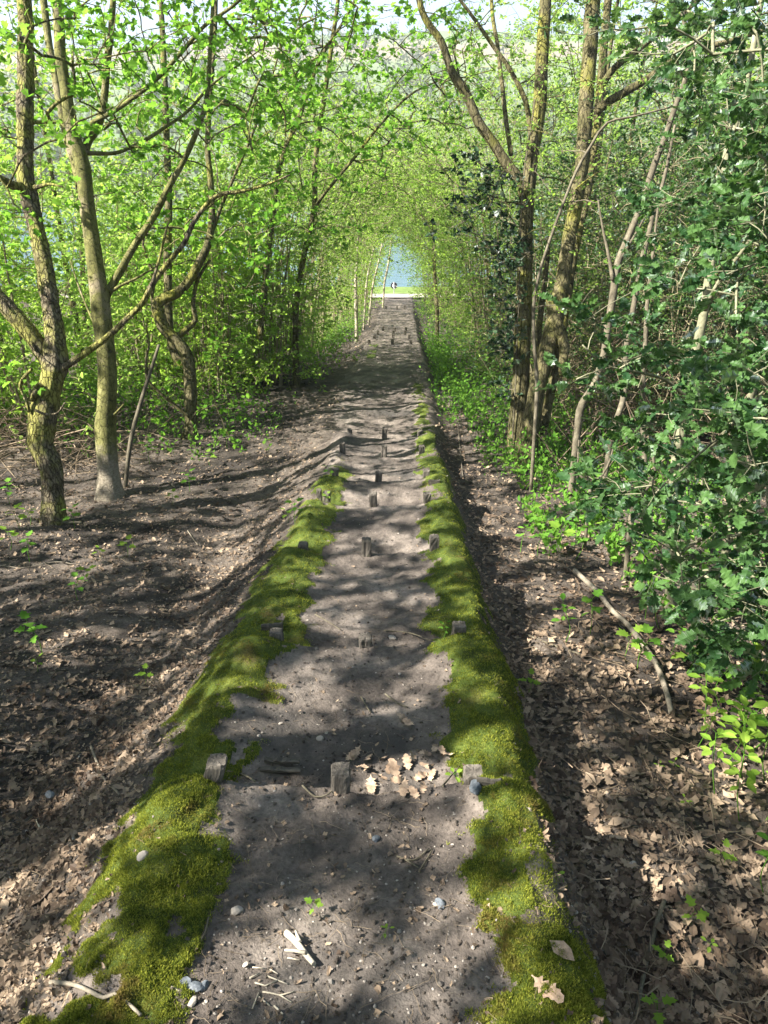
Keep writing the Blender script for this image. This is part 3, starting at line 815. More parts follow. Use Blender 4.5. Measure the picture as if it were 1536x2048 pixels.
def thin(name, label, pl, d0, d1, seed, boxes, bark='bark_brown', leafm='leaf_lime', tpl=None, per=5, size=.04, extra=[], **kw):
    s = flare(*trace(pl, d0, d1), k=1.15)
    sp = [s] + [trace(*e) for e in extra]
    tg = px_targets(rng_(seed), boxes) if boxes else []
    return make_tree(name, label, 'sapling', sp, tg, seed, M[bark], M[leafm], tpl or T_oval(), per, size, step=.06, **kw)
thin('brown_sapling', 'bent brown sapling with a kink, rising through the holly leaves', [(1149, 930, 14), (1154, 873, 14), (1160, 822, 16), (1172, 795, 14), (1187, 771, 13), (1206, 720, 14), (1214, 668, 14), (1225, 600, 15), (1235, 530, 15), (1255, 479, 14), (1283, 410, 13), (1310, 325, 13), (1331, 273, 12), (1351, 212, 11), (1372, 154, 10), (1378, 85, 9), (1365, 20, 8), (1360, -120, 5)], 8.6, 7.8, 201,
     [(1250, 1480, -150, 250, 7, 8.6, 20)], leafm='leaf_dark', extra=[([(1226, 560, 9), (1215, 500, 6), (1208, 470, 5), (1196, 400, 3)], 8.2, 8.2), ([(1240, 520, 7), (1270, 470, 5), (1292, 430, 4)], 8.2, 8.0)])
thin('forked_sapling', 'grey brown sapling with a broken side stub behind the holly', [(1207, 962, 11), (1218, 905, 11), (1230, 850, 11), (1248, 790, 12), (1252, 703, 11), (1265, 627, 11), (1286, 513, 11), (1297, 470, 10), (1307, 427, 9), (1330, 350, 7), (1350, 250, 5)], 8.2, 8.0, 202,
     [(1250, 1400, 200, 450, 7.6, 8.4, 10)], leafm='leaf_dark')
thin('dark_sapling', 'dark upright sapling forking near its foot, close before the holly', [(1252, 1150, 11), (1256, 1100, 11), (1262, 1045, 12), (1271, 1000, 13), (1288, 945, 11), (1287, 870, 11), (1285, 788, 10), (1290, 703, 9), (1294, 617, 8), (1302, 540, 7), (1312, 450, 5), (1320, 380, 4)], 6.1, 6.0, 203, [],
     extra=[([(1272, 998, 9), (1300, 970, 7), (1310, 940, 6), (1302, 900, 4)], 6.1, 6.0)])
thin('twiggy_sapling', 'short dark twiggy shoot that opens in a wide curved fork', [(1175, 1050, 7), (1177, 1010, 7), (1182, 965, 7)], 6.9, 6.9, 204, [],
     extra=[([(1182, 968, 6), (1160, 950, 5), (1156, 925, 4), (1158, 880, 3)], 6.9, 6.9), ([(1182, 968, 6), (1205, 950, 5), (1222, 915, 4), (1230, 870, 3)], 6.9, 6.8)])

# holly: a pale trunk and dark spiny leaves
h1 = flare(*trace([(1341, 1210, 20), (1341, 1150, 21), (1341, 1080, 22), (1347, 993, 22), (1357, 890, 20), (1376, 822, 19), (1386, 760, 18), (1392, 703, 18), (1408, 627, 18), (1414, 580, 17), (1426, 496, 16), (1436, 410, 15), (1454, 308, 15), (1484, 205, 14), (1505, 103, 12), (1522, 0, 11), (1540, -160, 7)], 5.6, 5.2))
specs = [h1, trace([(1348, 1000, 9), (1400, 930, 8), (1460, 850, 7), (1530, 780, 6), (1600, 700, 4)], 5.4, 4.2),
         trace([(1380, 800, 9), (1330, 760, 7), (1280, 745, 6), (1210, 730, 4), (1165, 690, 3)], 5.4, 4.9),
         trace([(1410, 620, 10), (1440, 560, 9), (1500, 480, 8), (1540, 380, 6), (1560, 250, 5)], 5.3, 4.4),
         trace([(1340, 1120, 8), (1400, 1080, 7), (1460, 1060, 6), (1540, 1040, 5)], 5.5, 4.3)]
hb = [(1380, 1560, 130, 420, 3.6, 5.4, 17), (1330, 1560, 380, 700, 3.6, 5.6, 20), (1230, 1420, 330, 640, 4.6, 5.6, 9), (1150, 1300, 540, 760, 4.6, 5.4, 10), (1280, 1560, 680, 1000, 3.4, 5.4, 36), (1210, 1400, 700, 860, 4.4, 5.3, 14),
      (1230, 1560, 950, 1220, 3.4, 5.2, 40), (1150, 1300, 950, 1080, 4.6, 5.3, 6), (1380, 1560, 1200, 1330, 3.4, 4.8, 16), (1340, 1600, -150, 140, 3.8, 5.6, 20), (1400, 1700, -700, -150, 4, 6, 30)]
tg = px_targets(rng_(108), hb)
make_tree('holly_tree', 'holly with a pale slender trunk and dark spiny glossy leaves along the right edge', 'holly', specs, tg, 19, M['bark_holly'], M['leaf_holly'], T_holly(), 8, .092, crown_name='crown', flat=.6, twiglets=2, twig_len=.22, tip_r=.0028, lift=.05, maxr=.012, sides_big=14, step=.06)

# a nearer holly that leans in from beyond the right edge
base = np.array([3.15, 3.1, 0.0]); base[2] = terrain(base[0], base[1], False)
hp = np.array([base, base + [-.1, .1, .5], base + [-.25, .15, 1.1], base + [-.3, .2, 1.8], base + [-.45, .2, 2.5], base + [-.5, .3, 3.3]])
h2 = flare(hp, np.array([.035, .033, .03, .026, .02, .012]))
tg = px_targets(rng_(109), [(1430, 1700, 250, 560, 3.0, 4.2, 30), (1440, 1700, 600, 1000, 3.0, 4.2, 34), (1450, 1700, 1000, 1300, 2.9, 3.9, 26), (1420, 1700, -60, 250, 3.2, 4.4, 30)])
make_tree('holly_tree', 'nearest holly, leaning in over the right edge with the largest spiny leaves', 'holly', [h2], tg, 20, M['bark_holly'], M['leaf_holly'], T_holly(), 7, .088, flat=.6, twiglets=2, twig_len=.20, tip_r=.0028, lift=.05, maxr=.012)
# holly sprigs high beside the mossy trunk
tg = px_targets(rng_(110), [(1170, 1260, 30, 90, 3.6, 4.0, 4), (1290, 1440, 20, 160, 3.8, 4.6, 14)])
base2 = np.array([2.6, 5.0, 0.0]); base2[2] = terrain(base2[0], base2[1], False)
hp = [base2, base2 + [.02, 0, .6], base2 + [-.05, .0, 1.5], base2 + [-.1, -.3, 2.6], base2 + [-.3, -.6, 3.3], base2 + [-.5, -.75, 3.7]]
make_tree('holly_tree', 'tall thin holly stem with spiny sprigs high against the mossy trunks', 'holly', [flare(np.array(hp), np.array([.03, .028, .026, .022, .016, .008]))], tg, 21, M['bark_holly'], M['leaf_holly'], T_holly(), 6, .075, flat=.6, tip_r=.003, lift=.05)

# ivy: on the straight pale trunk and the long sprays that hang left of it
rng = rng_(111)
root = empty('ivy_vine', t5[0][1]); tag(root, 'dark ivy hanging in sprays from the straight pale right trunk', 'ivy')
o0 = np.array(t5[0][1])
tg = np.vstack([px_targets(rng, [(960, 1070, 330, 520, 9.6, 10.4, 40), (985, 1050, 500, 680, 9.8, 10.5, 24), (900, 990, 305, 420, 9.4, 10.2, 16), (870, 960, 390, 480, 9.4, 10, 8), (990, 1040, 640, 800, 9.9, 10.4, 26)])])
sp = [(t5[0][1:11] + np.array([-.1, -.15, 0]), np.full(10, .008))]
mb, ba, ti = grow(sp, tg, rng, tip_r=.003, maxr=.008, lift=-.05, twig_len=.18)
mb.v = [v - o0 for v in mb.v]; mb.build('stem', M['bark_brown'], root)
foliage(ba - o0, ti - o0, rng, 6, .065, T_ivy(), .3).build('leaves', M['leaf_ivy'], root)

# ------------------------------------------------------------------ hedge shrubs that line the path and arch over it (path lies toward +x of each)
def shrub_proto(name, label, group, seed, h=5.2, stems=5, n=230, arch=True, leaf='leaf_hazel', per=7, size=.042, bark='bark_twig', tpl=None, spread=1.5, low=.1, wob=.16, crown='crown', twiglets=2, rb=.024):
    r = rng_(seed)
    specs = []
    for s_ in range(stems):
        a = r.uniform(0, 2 * np.pi); b0 = np.array([.22 * math.cos(a), .22 * math.sin(a), -.15])
        out = np.array([math.cos(a), math.sin(a)]) * r.uniform(.1, .7)
        if arch: out[0] = out[0] * .5 + r.uniform(.0, .9)
        hh = h * r.uniform(.65, 1.0)
        k = 6
        t = np.linspace(0, 1, k)
        p = b0 + np.column_stack([out[0] * t ** 1.6 * 1.2, out[1] * t ** 1.2, hh * t]) + r.normal(0, .05, (k, 3)) * t[:, None]
        specs.append((p, rb * r.uniform(.6, 1.2) * (1 - .8 * t)))
    T = []
    while len(T) < n:
        x = r.normal(.35 if arch else 0, spread * .62); y = r.normal(0, spread * .55); z = low + (h - low + .5) * r.beta(1.2, 1.2)
        over = arch and r.random() < .26
        if over:
            x = r.uniform(.6, 3.4); z = 3.5 * math.sqrt(max(0, 1 - ((x - 2.3) / 1.5) ** 2)) if x > .85 else 1.2
            z += (h - 3.0) * r.beta(1, 1.6)
            if z > h + .3: continue
        if abs(y) > 1.7 or abs(x) > 2.9 + over: continue
        if arch:
            # stay outside the walking room: an arch whose axis lies at x = 2.1
            if x > .35 and ((x - 2.3) / 1.42) ** 2 + (max(z, 0) / 3.3) ** 2 < 1.0 + wob * r.normal(): continue
        if not over and math.hypot(x / (spread * 1.25), (z - h * .55) / (h * .62)) > 1.15: continue
        T.append((x, y, z))
    mb, ba, ti = grow(specs, T, r, tip_r=.0022, maxr=.018, twiglets=twiglets, twig_len=.26, sides_big=8)
    root = empty(name); tag(root, label, 'shrub' if h < 3 else 'tree', group)
    mb.build('trunk', M[bark], root)
    foliage(ba, ti, r, per, size * 1.42, tpl or T_oval(), .45).build(crown, M[leaf], root)
    return root

LAB_L = 'slim many stemmed hazel in the leafy hedge left of the path'
LAB_R = 'slim many stemmed hazel in the leafy hedge right of the path'
GL, GR = 'hazels in the hedge left of the path', 'hazels in the hedge right of the path'
protos = [shrub_proto('hedge_tree', LAB_L, GL, 301, 5.8, 5, 300, per=6), shrub_proto('hedge_tree', LAB_L, GL, 302, 5.2, 6, 300, leaf='leaf_lime', size=.04, per=6),
          shrub_proto('hedge_tree', LAB_L, GL, 303, 6.3, 4, 310, leaf='leaf_hazel', size=.042, per=6), shrub_proto('hedge_tree', LAB_L, GL, 304, 5.5, 5, 290, leaf='leaf_lime', per=6)]
R = rng_(31)
used = [False] * 4
def put(i, loc, rz, sc, label, group):
    if not used[i]:
        used[i] = True; o = protos[i]; o.location = loc; o.rotation_euler = (0, 0, rz); o.scale = (sc,) * 3; o['label'] = label; o['group'] = group
        return o
    return dup(protos[i], loc, rz, sc, label, group)
for side in (-1, 1):
    y = 14.6 if side < 0 else 15.2
    while y < 37.5:
        u = side * (2.3 + R.uniform(-.1, .3) - .78 * smooth(23, 35, y))
        x = xc(y) + u
        put(int(R.integers(4)), (x, y, terrain(x, y, False) - .05), (0 if side < 0 else math.pi) + R.normal(0, .25), R.uniform(.86, 1.08), LAB_L if side < 0 else LAB_R, GL if side < 0 else GR)
        y += R.uniform(.8, 1.15)

# loose shrubs and saplings behind, standing free
LAB_LB = 'loose spring green shrub in the thicket behind the left trees'
LAB_RB = 'dark small leaved shrub in the thicket behind the right trunks'
GLB, GRB = 'shrubs of the thicket behind the left trees', 'dark shrubs of the thicket behind the right trunks'
pa = [shrub_proto('thicket_shrub', LAB_LB, GLB, 311, 3.4, 6, 240, False, 'leaf_lime', 8, .045, spread=1.25), shrub_proto('thicket_shrub', LAB_LB, GLB, 312, 4.6, 5, 260, False, 'leaf_hazel', 8, .05, spread=1.3),
      shrub_proto('thicket_shrub', LAB_LB, GLB, 313, 2.0, 7, 200, False, 'leaf_lime', 7, .055, spread=1.0, low=.15)]
pb = [shrub_proto('evergreen_shrub', LAB_RB, GRB, 321, 3.6, 6, 250, False, 'leaf_dark', 7, .034, spread=1.3), shrub_proto('evergreen_shrub', LAB_RB, GRB, 322, 4.6, 5, 250, False, 'leaf_dark', 7, .038, spread=1.4),
      shrub_proto('evergreen_shrub', LAB_RB, GRB, 323, 2.6, 6, 200, False, 'leaf_hazel', 6, .034, spread=1.1, low=.15)]
ua, ub = [False] * 3, [False] * 3
def put2(pr, us, i, x, y, sc):
    loc = (x, y, terrain(x, y, False) - .05); rz = R.uniform(0, 6.28)
    if not us[i]:
        us[i] = True; o = pr[i]; o.location = loc; o.rotation_euler = (0, 0, rz); o.scale = (sc,) * 3
    else:
        dup(pr[i], loc, rz, sc)
R = rng_(32)
for (ulo, uhi, ylo, yhi, n) in ((-4.4, -2.3, 12.8, 15.4, 8), (-9, -5.2, 9.8, 12.5, 7), (-9, -3.2, 12.5, 18, 15), (-13, -7, 17, 26, 6), (-19, -8, 26, 37, 4)):
    for _ in range(n):
        y = R.uniform(ylo, yhi); u = R.uniform(ulo, uhi)
        put2(pa, ua, int(R.choice(3, p=[.4, .3, .3])), xc(y) + u, y, R.uniform(.75, 1.1))
for (ulo, uhi, ylo, yhi, n) in ((3.2, 6.6, 10.4, 13.0, 16), (2.3, 3.6, 12.2, 15.5, 5), (3.0, 7.5, 11.2, 15.5, 20), (4, 12, 15.5, 24, 18), (4.5, 19, 24, 37, 16)):
    for _ in range(n):
        y = R.uniform(ylo, yhi); u = R.uniform(ulo, uhi)
        put2(pb, ub, int(R.choice(3, p=[.4, .35, .25])), xc(y) + u, y, R.uniform(.8, 1.15))

LAB_WL = 'taller pale green tree rising over the thicket left of the tunnel'
LAB_WR = 'taller pale green tree rising over the thicket right of the tunnel'
GWL, GWR = 'taller trees over the left thicket', 'taller trees over the right thicket'
pw_ = [shrub_proto('woodland_tree', LAB_WL, GWL, 331, 8.2, 3, 420, False, 'leaf_lime', 8, .05, bark='bark_moss', spread=1.9, low=1.2, rb=.06), shrub_proto('woodland_tree', LAB_WL, GWL, 332, 9.4, 2, 420, False, 'leaf_hazel', 8, .052, bark='bark_moss', spread=2.0, low=1.5, rb=.07)]
R = rng_(34)
for i, (u, y) in enumerate([(-7.4, 13.6), (-6.6, 15.6), (-13.5, 22), (-12.5, 17.5), (-15, 27), (3.9, 15.6), (6.2, 17), (4.4, 20.5), (8.4, 19.5), (5.5, 24.5), (9.6, 25), (12.5, 22), (7, 30), (13, 30)]):
    loc = (xc(y) + u, y, terrain(xc(y) + u, y, False) - .1); lb, gp_ = (LAB_WL, GWL) if u < 0 else (LAB_WR, GWR)
    if i < 2: pw_[i].location = loc
    else: dup(pw_[i % 2], loc, R.uniform(0, 6.28), R.uniform(.8, 1.1), lb, gp_)

# pale straight poles in the left side of the tunnel, one leafy pole on the right
R = rng_(33)
def pole(label, pl, d, seed, n=26, bark='bark_pale', leaf='leaf_lime', boxes=None):
    s = flare(*trace(pl, d, d * 1.01), k=1.2)
    tg = px_targets(rng_(seed), boxes) if boxes else []
    return make_tree('pole_tree', label, 'tree', [s], tg, seed, M[bark], M[leaf], T_diamond(), 7, .045, group='pale poles along the tunnel', step=.2, twig_len=.3)
LP = 'pale slender pole standing in the left wall of the green tunnel'
pole(LP, [(713, 637, 7), (712, 600, 7), (711, 560, 6), (714, 520, 5), (716, 480, 5), (720, 400, 4), (722, 300, 3)], 22.5, 341, boxes=[(690, 740, 250, 480, 21, 23.5, 16)])
pole(LP, [(727, 612, 4), (733, 570, 4), (740, 530, 4), (748, 495, 3), (756, 450, 3), (764, 380, 2)], 26, 342, boxes=[(730, 780, 330, 480, 25, 27, 14)])
pole(LP, [(737, 613, 4), (745, 575, 4), (752, 545, 4), (758, 520, 3), (765, 480, 3), (772, 420, 2)], 27, 343, boxes=[(740, 790, 360, 480, 26, 28, 14)])
pole('pale leaning pole at the far end of the tunnel, beside the water', [(766, 585, 4), (769, 565, 4), (774, 543, 4), (778, 520, 4), (781, 496, 3), (783, 470, 3)], 33, 344, boxes=[(750, 790, 400, 480, 32, 34, 10)])
pole('straight slender pole on the right of the tunnel, leafy along its length', [(875, 668, 8), (874, 620, 8), (871, 570, 7), (868, 520, 7), (866, 470, 7), (855, 440, 6), (830, 425, 4)], 20.5, 345, bark='bark_moss', boxes=[(835, 910, 430, 640, 19.5, 21, 40), (790, 860, 430, 500, 20, 22, 22)])
pole('mossy forked pole behind the grass right of the path', [(981, 650, 10), (982, 600, 10), (979, 560, 9), (972, 500, 8), (968, 440, 7), (960, 360, 5)], 17, 346, bark='bark_moss', boxes=[(930, 1010, 350, 500, 16, 18, 20)])

# tall trees added out of frame, crowns clumped to throw dappled shade
def canopy_proto(seed, h=9.0):
    r = rng_(seed)
    p = np.array([[0, 0, -.2], [.05, 0, 2], [.1, .1, 4.5], [0, .1, 7], [.1, 0, h]])
    specs = [(p, np.array([.16, .14, .11, .07, .02]))]
    T = []
    while len(T) < 85:
        q = r.uniform(-1, 1, 3)
        if np.linalg.norm(q) > 1: continue
        T.append((q[0] * 2.7, q[1] * 2.7, h * .60 + q[2] * h * .42))
    mb, ba, ti = grow(specs, T, r, tip_r=.005, maxr=.05, twiglets=3, twig_len=.34)
    root = empty('shade_tree'); tag(root, 'unseen tall leafy tree added beside the path for its shade', 'tree', 'unseen tall trees added for shade')
    mb.build('trunk', M['bark_moss'], root)
    foliage(ba, ti, r, 8, .13, T_oval(), .5).build('crown', M['leaf_maple'], root)
    return root
SPR = [(4.6, .2), (6.6, 2.6), (3.8, -3.2), (7.2, -2.2), (.6, -6.2), (-2.6, -7.4), (9.4, 5.6), (8.6, 9.5)]  # unseen trees on the right and behind, added to cut sky fill
cp = [canopy_proto(401), canopy_proto(402, 8.0)]
spots = [(-6.2, -2.2), (-7.8, .6), (-5.4, 1.2), (-9.6, 3.0), (-12.5, 6.2), (-4.8, -.6), (-7.0, 2.6), (-10.2, .2), (-9.3, 5.0), (-5.9, 3.6)]
for i, (x, y) in enumerate(spots):
    loc = (x, y, terrain(x, y, False) - .1)
    if i < 2: cp[i].location = loc; cp[i].rotation_euler = (0, 0, i * 2.1)
    else: dup(cp[i % 2], loc, i * 1.7, .85 + .05 * (i % 5))
for i, (x, y) in enumerate(SPR):
    dup(cp[i % 2], (x, y, terrain(x, y, False) - .1), i * 1.3, 1.0 + .05 * (i % 4))

# ------------------------------------------------------------------ step posts
def post_mesh(h, w, seed, lean=(0, 0), chip=0.0, crack=True, dep=None):
    r = rng_(seed); dep = dep or w
    mb = MB()
    n = 6; zs = np.concatenate([[-.16], np.linspace(-.02, h - .012, n), [h]])
    nx = 5
    ring = []
    for i in range(4):
        for t in np.linspace(0, 1, nx, endpoint=False):
            c = [(-1, -1), (1, -1), (1, 1), (-1, 1)]
            a, b = np.array(c[i]), np.array(c[(i + 1) % 4])
            q = a + (b - a) * t
            if t == 0: q = q * .93
            ring.append(q)
    ring = np.array(ring) * np.array([w / 2, dep / 2])
    V = []
    for k, z in enumerate(zs):
        s = .90 if k == len(zs) - 1 else 1.0
        p = ring * s
        zz = z + (r.normal(0, .0022, len(p)) + (chip * (p[:, 0] / w) if k >= len(zs) - 2 else 0))
        off = r.normal(0, .0012, (len(p), 2))
        groove = 1 - .05 * ((np.arange(len(p)) * 7 + seed) % 5 == 0) * (1 if crack else 0)
        q = p * groove[:, None] + off
        V.append(np.column_stack([q[:, 0] + lean[0] * z, q[:, 1] + lean[1] * z, zz]))
    V = np.vstack(V); m = len(ring)
    f = [[k * m + j, k * m + (j + 1) % m, (k + 1) * m + (j + 1) % m, (k + 1) * m + j] for k in range(len(zs) - 1) for j in range(m)]
    mb.add(V, np.array(f), 0, False)
    top = V[-m:]; c = top.mean(0) + [0, 0, -.001]
    mid = (top - c) * .55 + c; mid[:, 2] += r.normal(0, .0015, m)
    b0 = mb.n
    mb.v.append(mid); mb.n += m
    mb.v.append(c[None]); mb.n += 1
    fo = np.array([[b0 - m + j, b0 - m + (j + 1) % m, b0 + (j + 1) % m, b0 + j] for j in range(m)])
    fi = np.array([[b0 + j, b0 + (j + 1) % m, b0 + m] for j in range(m)])
    mb.f.append((fo, 0, False)); mb.f.append((fi, 0, False))
    return mb
NTH = ['nearest', 'second nearest', 'third nearest', 'fourth nearest', 'fifth nearest', 'sixth nearest', 'seventh nearest']
PX = [(420, 680, 948), (552, 731, 917), (606, 733, 869), (652, 747, 855), (669, 757, 852), (685, 768, 844), (700, 769, 841)]
HH = [(.145, .105, .075), (.10, .065, .115), (.12, .135, .15), (.15, .135, .14), (.17, .11, .14), (.20, .155, .165), (.17, .17, .16)]
look = {(0, 0): 'weathered post leaning over the moss at the left end of the nearest step', (0, 1): 'dark square topped post in the middle of the nearest step, beside oak leaves',
        (0, 2): 'short square post in moss with a blue stone leaning on it', (1, 0): 'mossy post at the left end of the second nearest step', (1, 1): 'lowest worn post, barely above the soil, mid second step',
        (1, 2): 'pale post with a seedling beside it at the right end of the second nearest step'}
for i, (Y, z) in enumerate(ROWS[:7]):
    for j in range(3):
        g = P(PX[i][j], 1024, 1)  # direction only
        d = (Y * math.cos(PITCH) - (z - CAM_Z) * math.sin(PITCH))
        X = (PX[i][j] - 768) / FPX * d
        yy = Y + .045
        zz = terrain(X, yy, False)
        lean = {(0, 0): (.25, -.05), (0, 2): (.02, .02), (1, 2): (.06, 0), (3, 1): (-.05, .03), (4, 0): (.06, 0)}.get((i, j), (rng_(i * 9 + j).normal(0, .03), rng_(i + j).normal(0, .03)))
        h = HH[i][j] * .85 + (z - zz) * (.6 if i else .75)
        mb = post_mesh(max(h, .06), .072 * (1 if i else 1.02), i * 10 + j, lean, chip=(.02 if (i, j) in ((6, 2), (3, 1)) else 0))
        lab = look.get((i, j), 'weathered square wooden post at the %s of the %s step' % (('left end', 'middle', 'right end')[j], NTH[i]))
        o = mb.build('step_post', M['wood'], None, (X, yy, zz)); tag(o, lab, 'post', 'wooden posts of the path steps')
        o.rotation_euler = (0, 0, rng_(i * 5 + j).normal(0, .07))
# second slat at the left of the fourth step
d = ROWS[3][0] * math.cos(PITCH) - (ROWS[3][1] - CAM_Z) * math.sin(PITCH)
X = (638 - 768) / FPX * d; yy = ROWS[3][0] + .05; zz = terrain(X, yy, False)
o = post_mesh(.15, .05, 77, (.0, 0)).build('step_post', M['wood'], None, (X, yy, zz)); tag(o, 'narrower twin post standing left against the fourth nearest step post', 'post', 'wooden posts of the path steps')
far = [(0, (738, 785, 822)), (1, (749, 786, 818)), (2, (756, 787, 810)), (3, (766, 789, 812)), (4, (772, 794, 809))]
FN = ['first', 'second', 'third', 'fourth', 'last']
for i, pxs in far:
    Y, z = ROWS[7 + i]
    d = (Y * math.cos(PITCH) - (z - CAM_Z) * math.sin(PITCH))
    for j, px in enumerate(pxs):
        X = (px - 768) / FPX * d; yy = Y + .04; zz = terrain(X, yy, False)
        o = post_mesh(.15, .08, 90 + i * 3 + j, (0, 0)).build('step_post', M['wood'], None, (X, yy, zz))
        tag(o, 'small distant post, %s side of the %s step in the far flight' % (('left', 'middle', 'right')[j], FN[i]), 'post', 'wooden posts of the path steps')

def board(name, label, p, size, rz, mat, tilt=0.0, seed=0, cat='board', group=None, taper=.85):
    r = rng_(seed); L, w, t = size
    n = 9
    mb = MB(); xs = np.linspace(-L / 2, L / 2, n)
    V = []
    for k, x in enumerate(xs):
        s = taper + (1 - taper) * math.sin(math.pi * min(1, max(0, (k + .6) / n)))
        a = w / 2 * s * (1 + r.normal(0, .06)); b_ = t / 2 * (1 + r.normal(0, .08)); e = r.normal(0, .004)
        V += [(x, -a, -b_), (x, a * .9, -b_), (x, a, b_ * .6 + e), (x, a * .4, b_ + e), (x, -a * .5, b_ * 1.05 + e), (x, -a, b_ * .7 + e)]
    m = 6
    f = [[k * m + j, (k + 1) * m + j, (k + 1) * m + (j + 1) % m, k * m + (j + 1) % m] for k in range(n - 1) for j in range(m)]
    mb.add(V, np.array(f), 0, False)
    mb.f.append((np.array([[0, 1, 2, 3, 4, 5]]), 0, False)); mb.f.append((np.array([[5, 4, 3, 2, 1, 0]]) + (n - 1) * m, 0, False))
    o = mb.build(name, mat, None, p); o.rotation_euler = (tilt, 0, rz); tag(o, label, cat, group); return o
def on(px, py, up=0.0):
    p = G(px, py); p[2] = terrain(p[0], p[1]) + up; return p
board('riser_board', 'mossy board end poking out right of the nearest right post', on(980, 1570, .0), (.10, .025, .05), -.1, M['plank'], 0, 1)
board('riser_board', 'small board stub beside the right post of the fifth nearest step', on(868, 968, .02), (.12, .03, .05), -.05, M['plank'], 0, 2)
board('riser_board', 'buried mossy board under the left post of the second step', on(545, 1262, .03), (.13, .03, .06), .1, M['plank'], 0, 3)
board('broken_slat', 'upper of two grey broken wood slats lying on the nearest step', on(565, 1534, .018), (.15, .022, .014), -.06, M['plank'], 0, 4)
board('broken_slat', 'lower of two grey broken wood slats lying on the nearest step', on(562, 1548, .014), (.17, .026, .014), -.03, M['plank'], 0, 5)

# ------------------------------------------------------------------ stones, sticks and leaves one can pick out
def stone(px, py, s, label, mat='pebble', flat=.6, seed=0, up=.25, group=None):
    r = rng_(seed + 900)
    p = on(px, py, s * flat * up)
    import bmesh
    bm = bmesh.new(); bmesh.ops.create_icosphere(bm, subdivisions=2, radius=1)
    v = np.array([q.co[:] for q in bm.verts]); f = np.array([[q.index for q in fa.verts] for fa in bm.faces]); bm.free()
    cut = unit(r.normal(0, 1, (7, 3)))
    for c in cut:
        dd = v @ c; v = v - np.maximum(dd - r.uniform(.55, .85), 0)[:, None] * c
    v = v * np.array([s, s * r.uniform(.65, .9), s * flat]) 
    mb = MB(); mb.add(v, f, 0, False)
    o = mb.build('stone', M[mat], None, p); o.rotation_euler = (r.normal(0, .2), r.normal(0, .2), r.uniform(0, 6)); tag(o, label, 'stone', group); return o
o = stone(950, 1584, .034, 'pointed blue grey slate stone propped against the nearest right post', 'slate', .9, 1, .6)
stone(372, 1975, .026, 'bluish pebble in the trio by the moss at lower left, leftmost', 'slate', .5, 2)
stone(393, 1981, .022, 'bluish pebble in the trio by the moss at lower left, middle one', 'slate', .5, 3)
stone(407, 1978, .020, 'bluish pebble in the trio by the moss at lower left, rightmost', 'slate', .5, 4)
stone(474, 1826, .022, 'round pale pebble beside the left moss edge near the bottom', 'pebble', .7, 5)
stone(752, 1684, .020, 'grey pebble set in the middle of the bare path', 'slate', .6, 6)
stone(880, 1812, .022, 'flat grey pebble on the right of the bare path', 'slate', .4, 7)
stone(385, 2008, .02, 'dull brown pebble under the blue trio at lower left', 'pebble', .5, 8)
stone(784, 1278, .035, 'pale flat stone on the second nearest step', 'pebble', .35, 9)
stone(102, 1592, .032, 'dark rounded stone in the litter left of the moss bank', 'slate', .7, 10)
stone(640, 1600 - 120, .02, 'small pale stone behind the nearest step', 'pebble', .6, 11)
stone(1262, 1742, .022, 'whitish chalk lump among dead leaves on the right', 'pebble', .6, 12)
stone(285, 1716, .028, 'chalky pebble lodged on the lower left moss bank', 'pebble', .6, 13)
stone(1120, 1190 - 40, .03, 'pale stone at the foot of the right moss bank', 'pebble', .6, 14)

def stick(name, label, pl, w, mat='bark_brown', up=.012, cat='stick', ends=None, seed=0, rough=.12, twigs=(), group=None):
    pts = np.array([on(px, py, up) for px, py in pl])
    if ends: pts[-1][2] += ends
    mb = MB(); c = catmull(pts, .02)
    r = np.linspace(w / 2, w / 2 * .72, len(c))
    tube(mb, c, r, 8, 0, rough, seed)
    for tw in twigs:
        q = np.array([on(px, py, up + .01) for px, py in tw]); tube(mb, catmull(q, .02), np.linspace(w * .3, w * .15, len(catmull(q, .02))), 6, 0, .1, seed + 1)
    o0 = pts[0].copy(); mb.v = [v - o0 for v in mb.v]
    o = mb.build(name, M[mat], None, o0); tag(o, label, cat, group); return o
stick('fallen_branch', 'long pale fallen branch curving down under the holly on the right', [(1148, 1148), (1170, 1168), (1195, 1192), (1225, 1225), (1255, 1260), (1285, 1300), (1310, 1340), (1330, 1390), (1342, 1432)], .042, 'bark_dead', .03, 'branch', seed=1)
stick('fallen_stick', 'dark thick stick in the dead leaves at the lower right', [(1326, 1812), (1310, 1860), (1297, 1910), (1285, 1960), (1275, 2010), (1266, 2060)], .017, 'bark_brown', .025, seed=2)
stick('fallen_stick', 'curved knotty grey twig on the moss in the bottom left corner', [(104, 1976), (150, 1978), (185, 1992), (210, 2008), (232, 2004), (262, 2020), (285, 2045)], .012, 'bark_dead', .014, seed=3)
stick('fallen_stick', 'short yellow lichen covered twig on the left bank', [(183, 1500), (197, 1535), (212, 1562), (228, 1582), (240, 1594)], .013, 'bark_green', .014, seed=4)
stick('fallen_stick', 'thin bent root like twig left of the moss', [(73, 1640), (85, 1670), (100, 1692), (122, 1698)], .007, 'bark_pale', .01, seed=5)
stick('wood_splinter', 'freshly split white piece of wood on the path near the bottom', [(573, 1870), (590, 1888), (608, 1908), (628, 1934)], .021, 'split', .013, 'splinter', seed=6, twigs=[[(612, 1918), (590, 1912), (570, 1906)], [(600, 1895), (592, 1870)]])
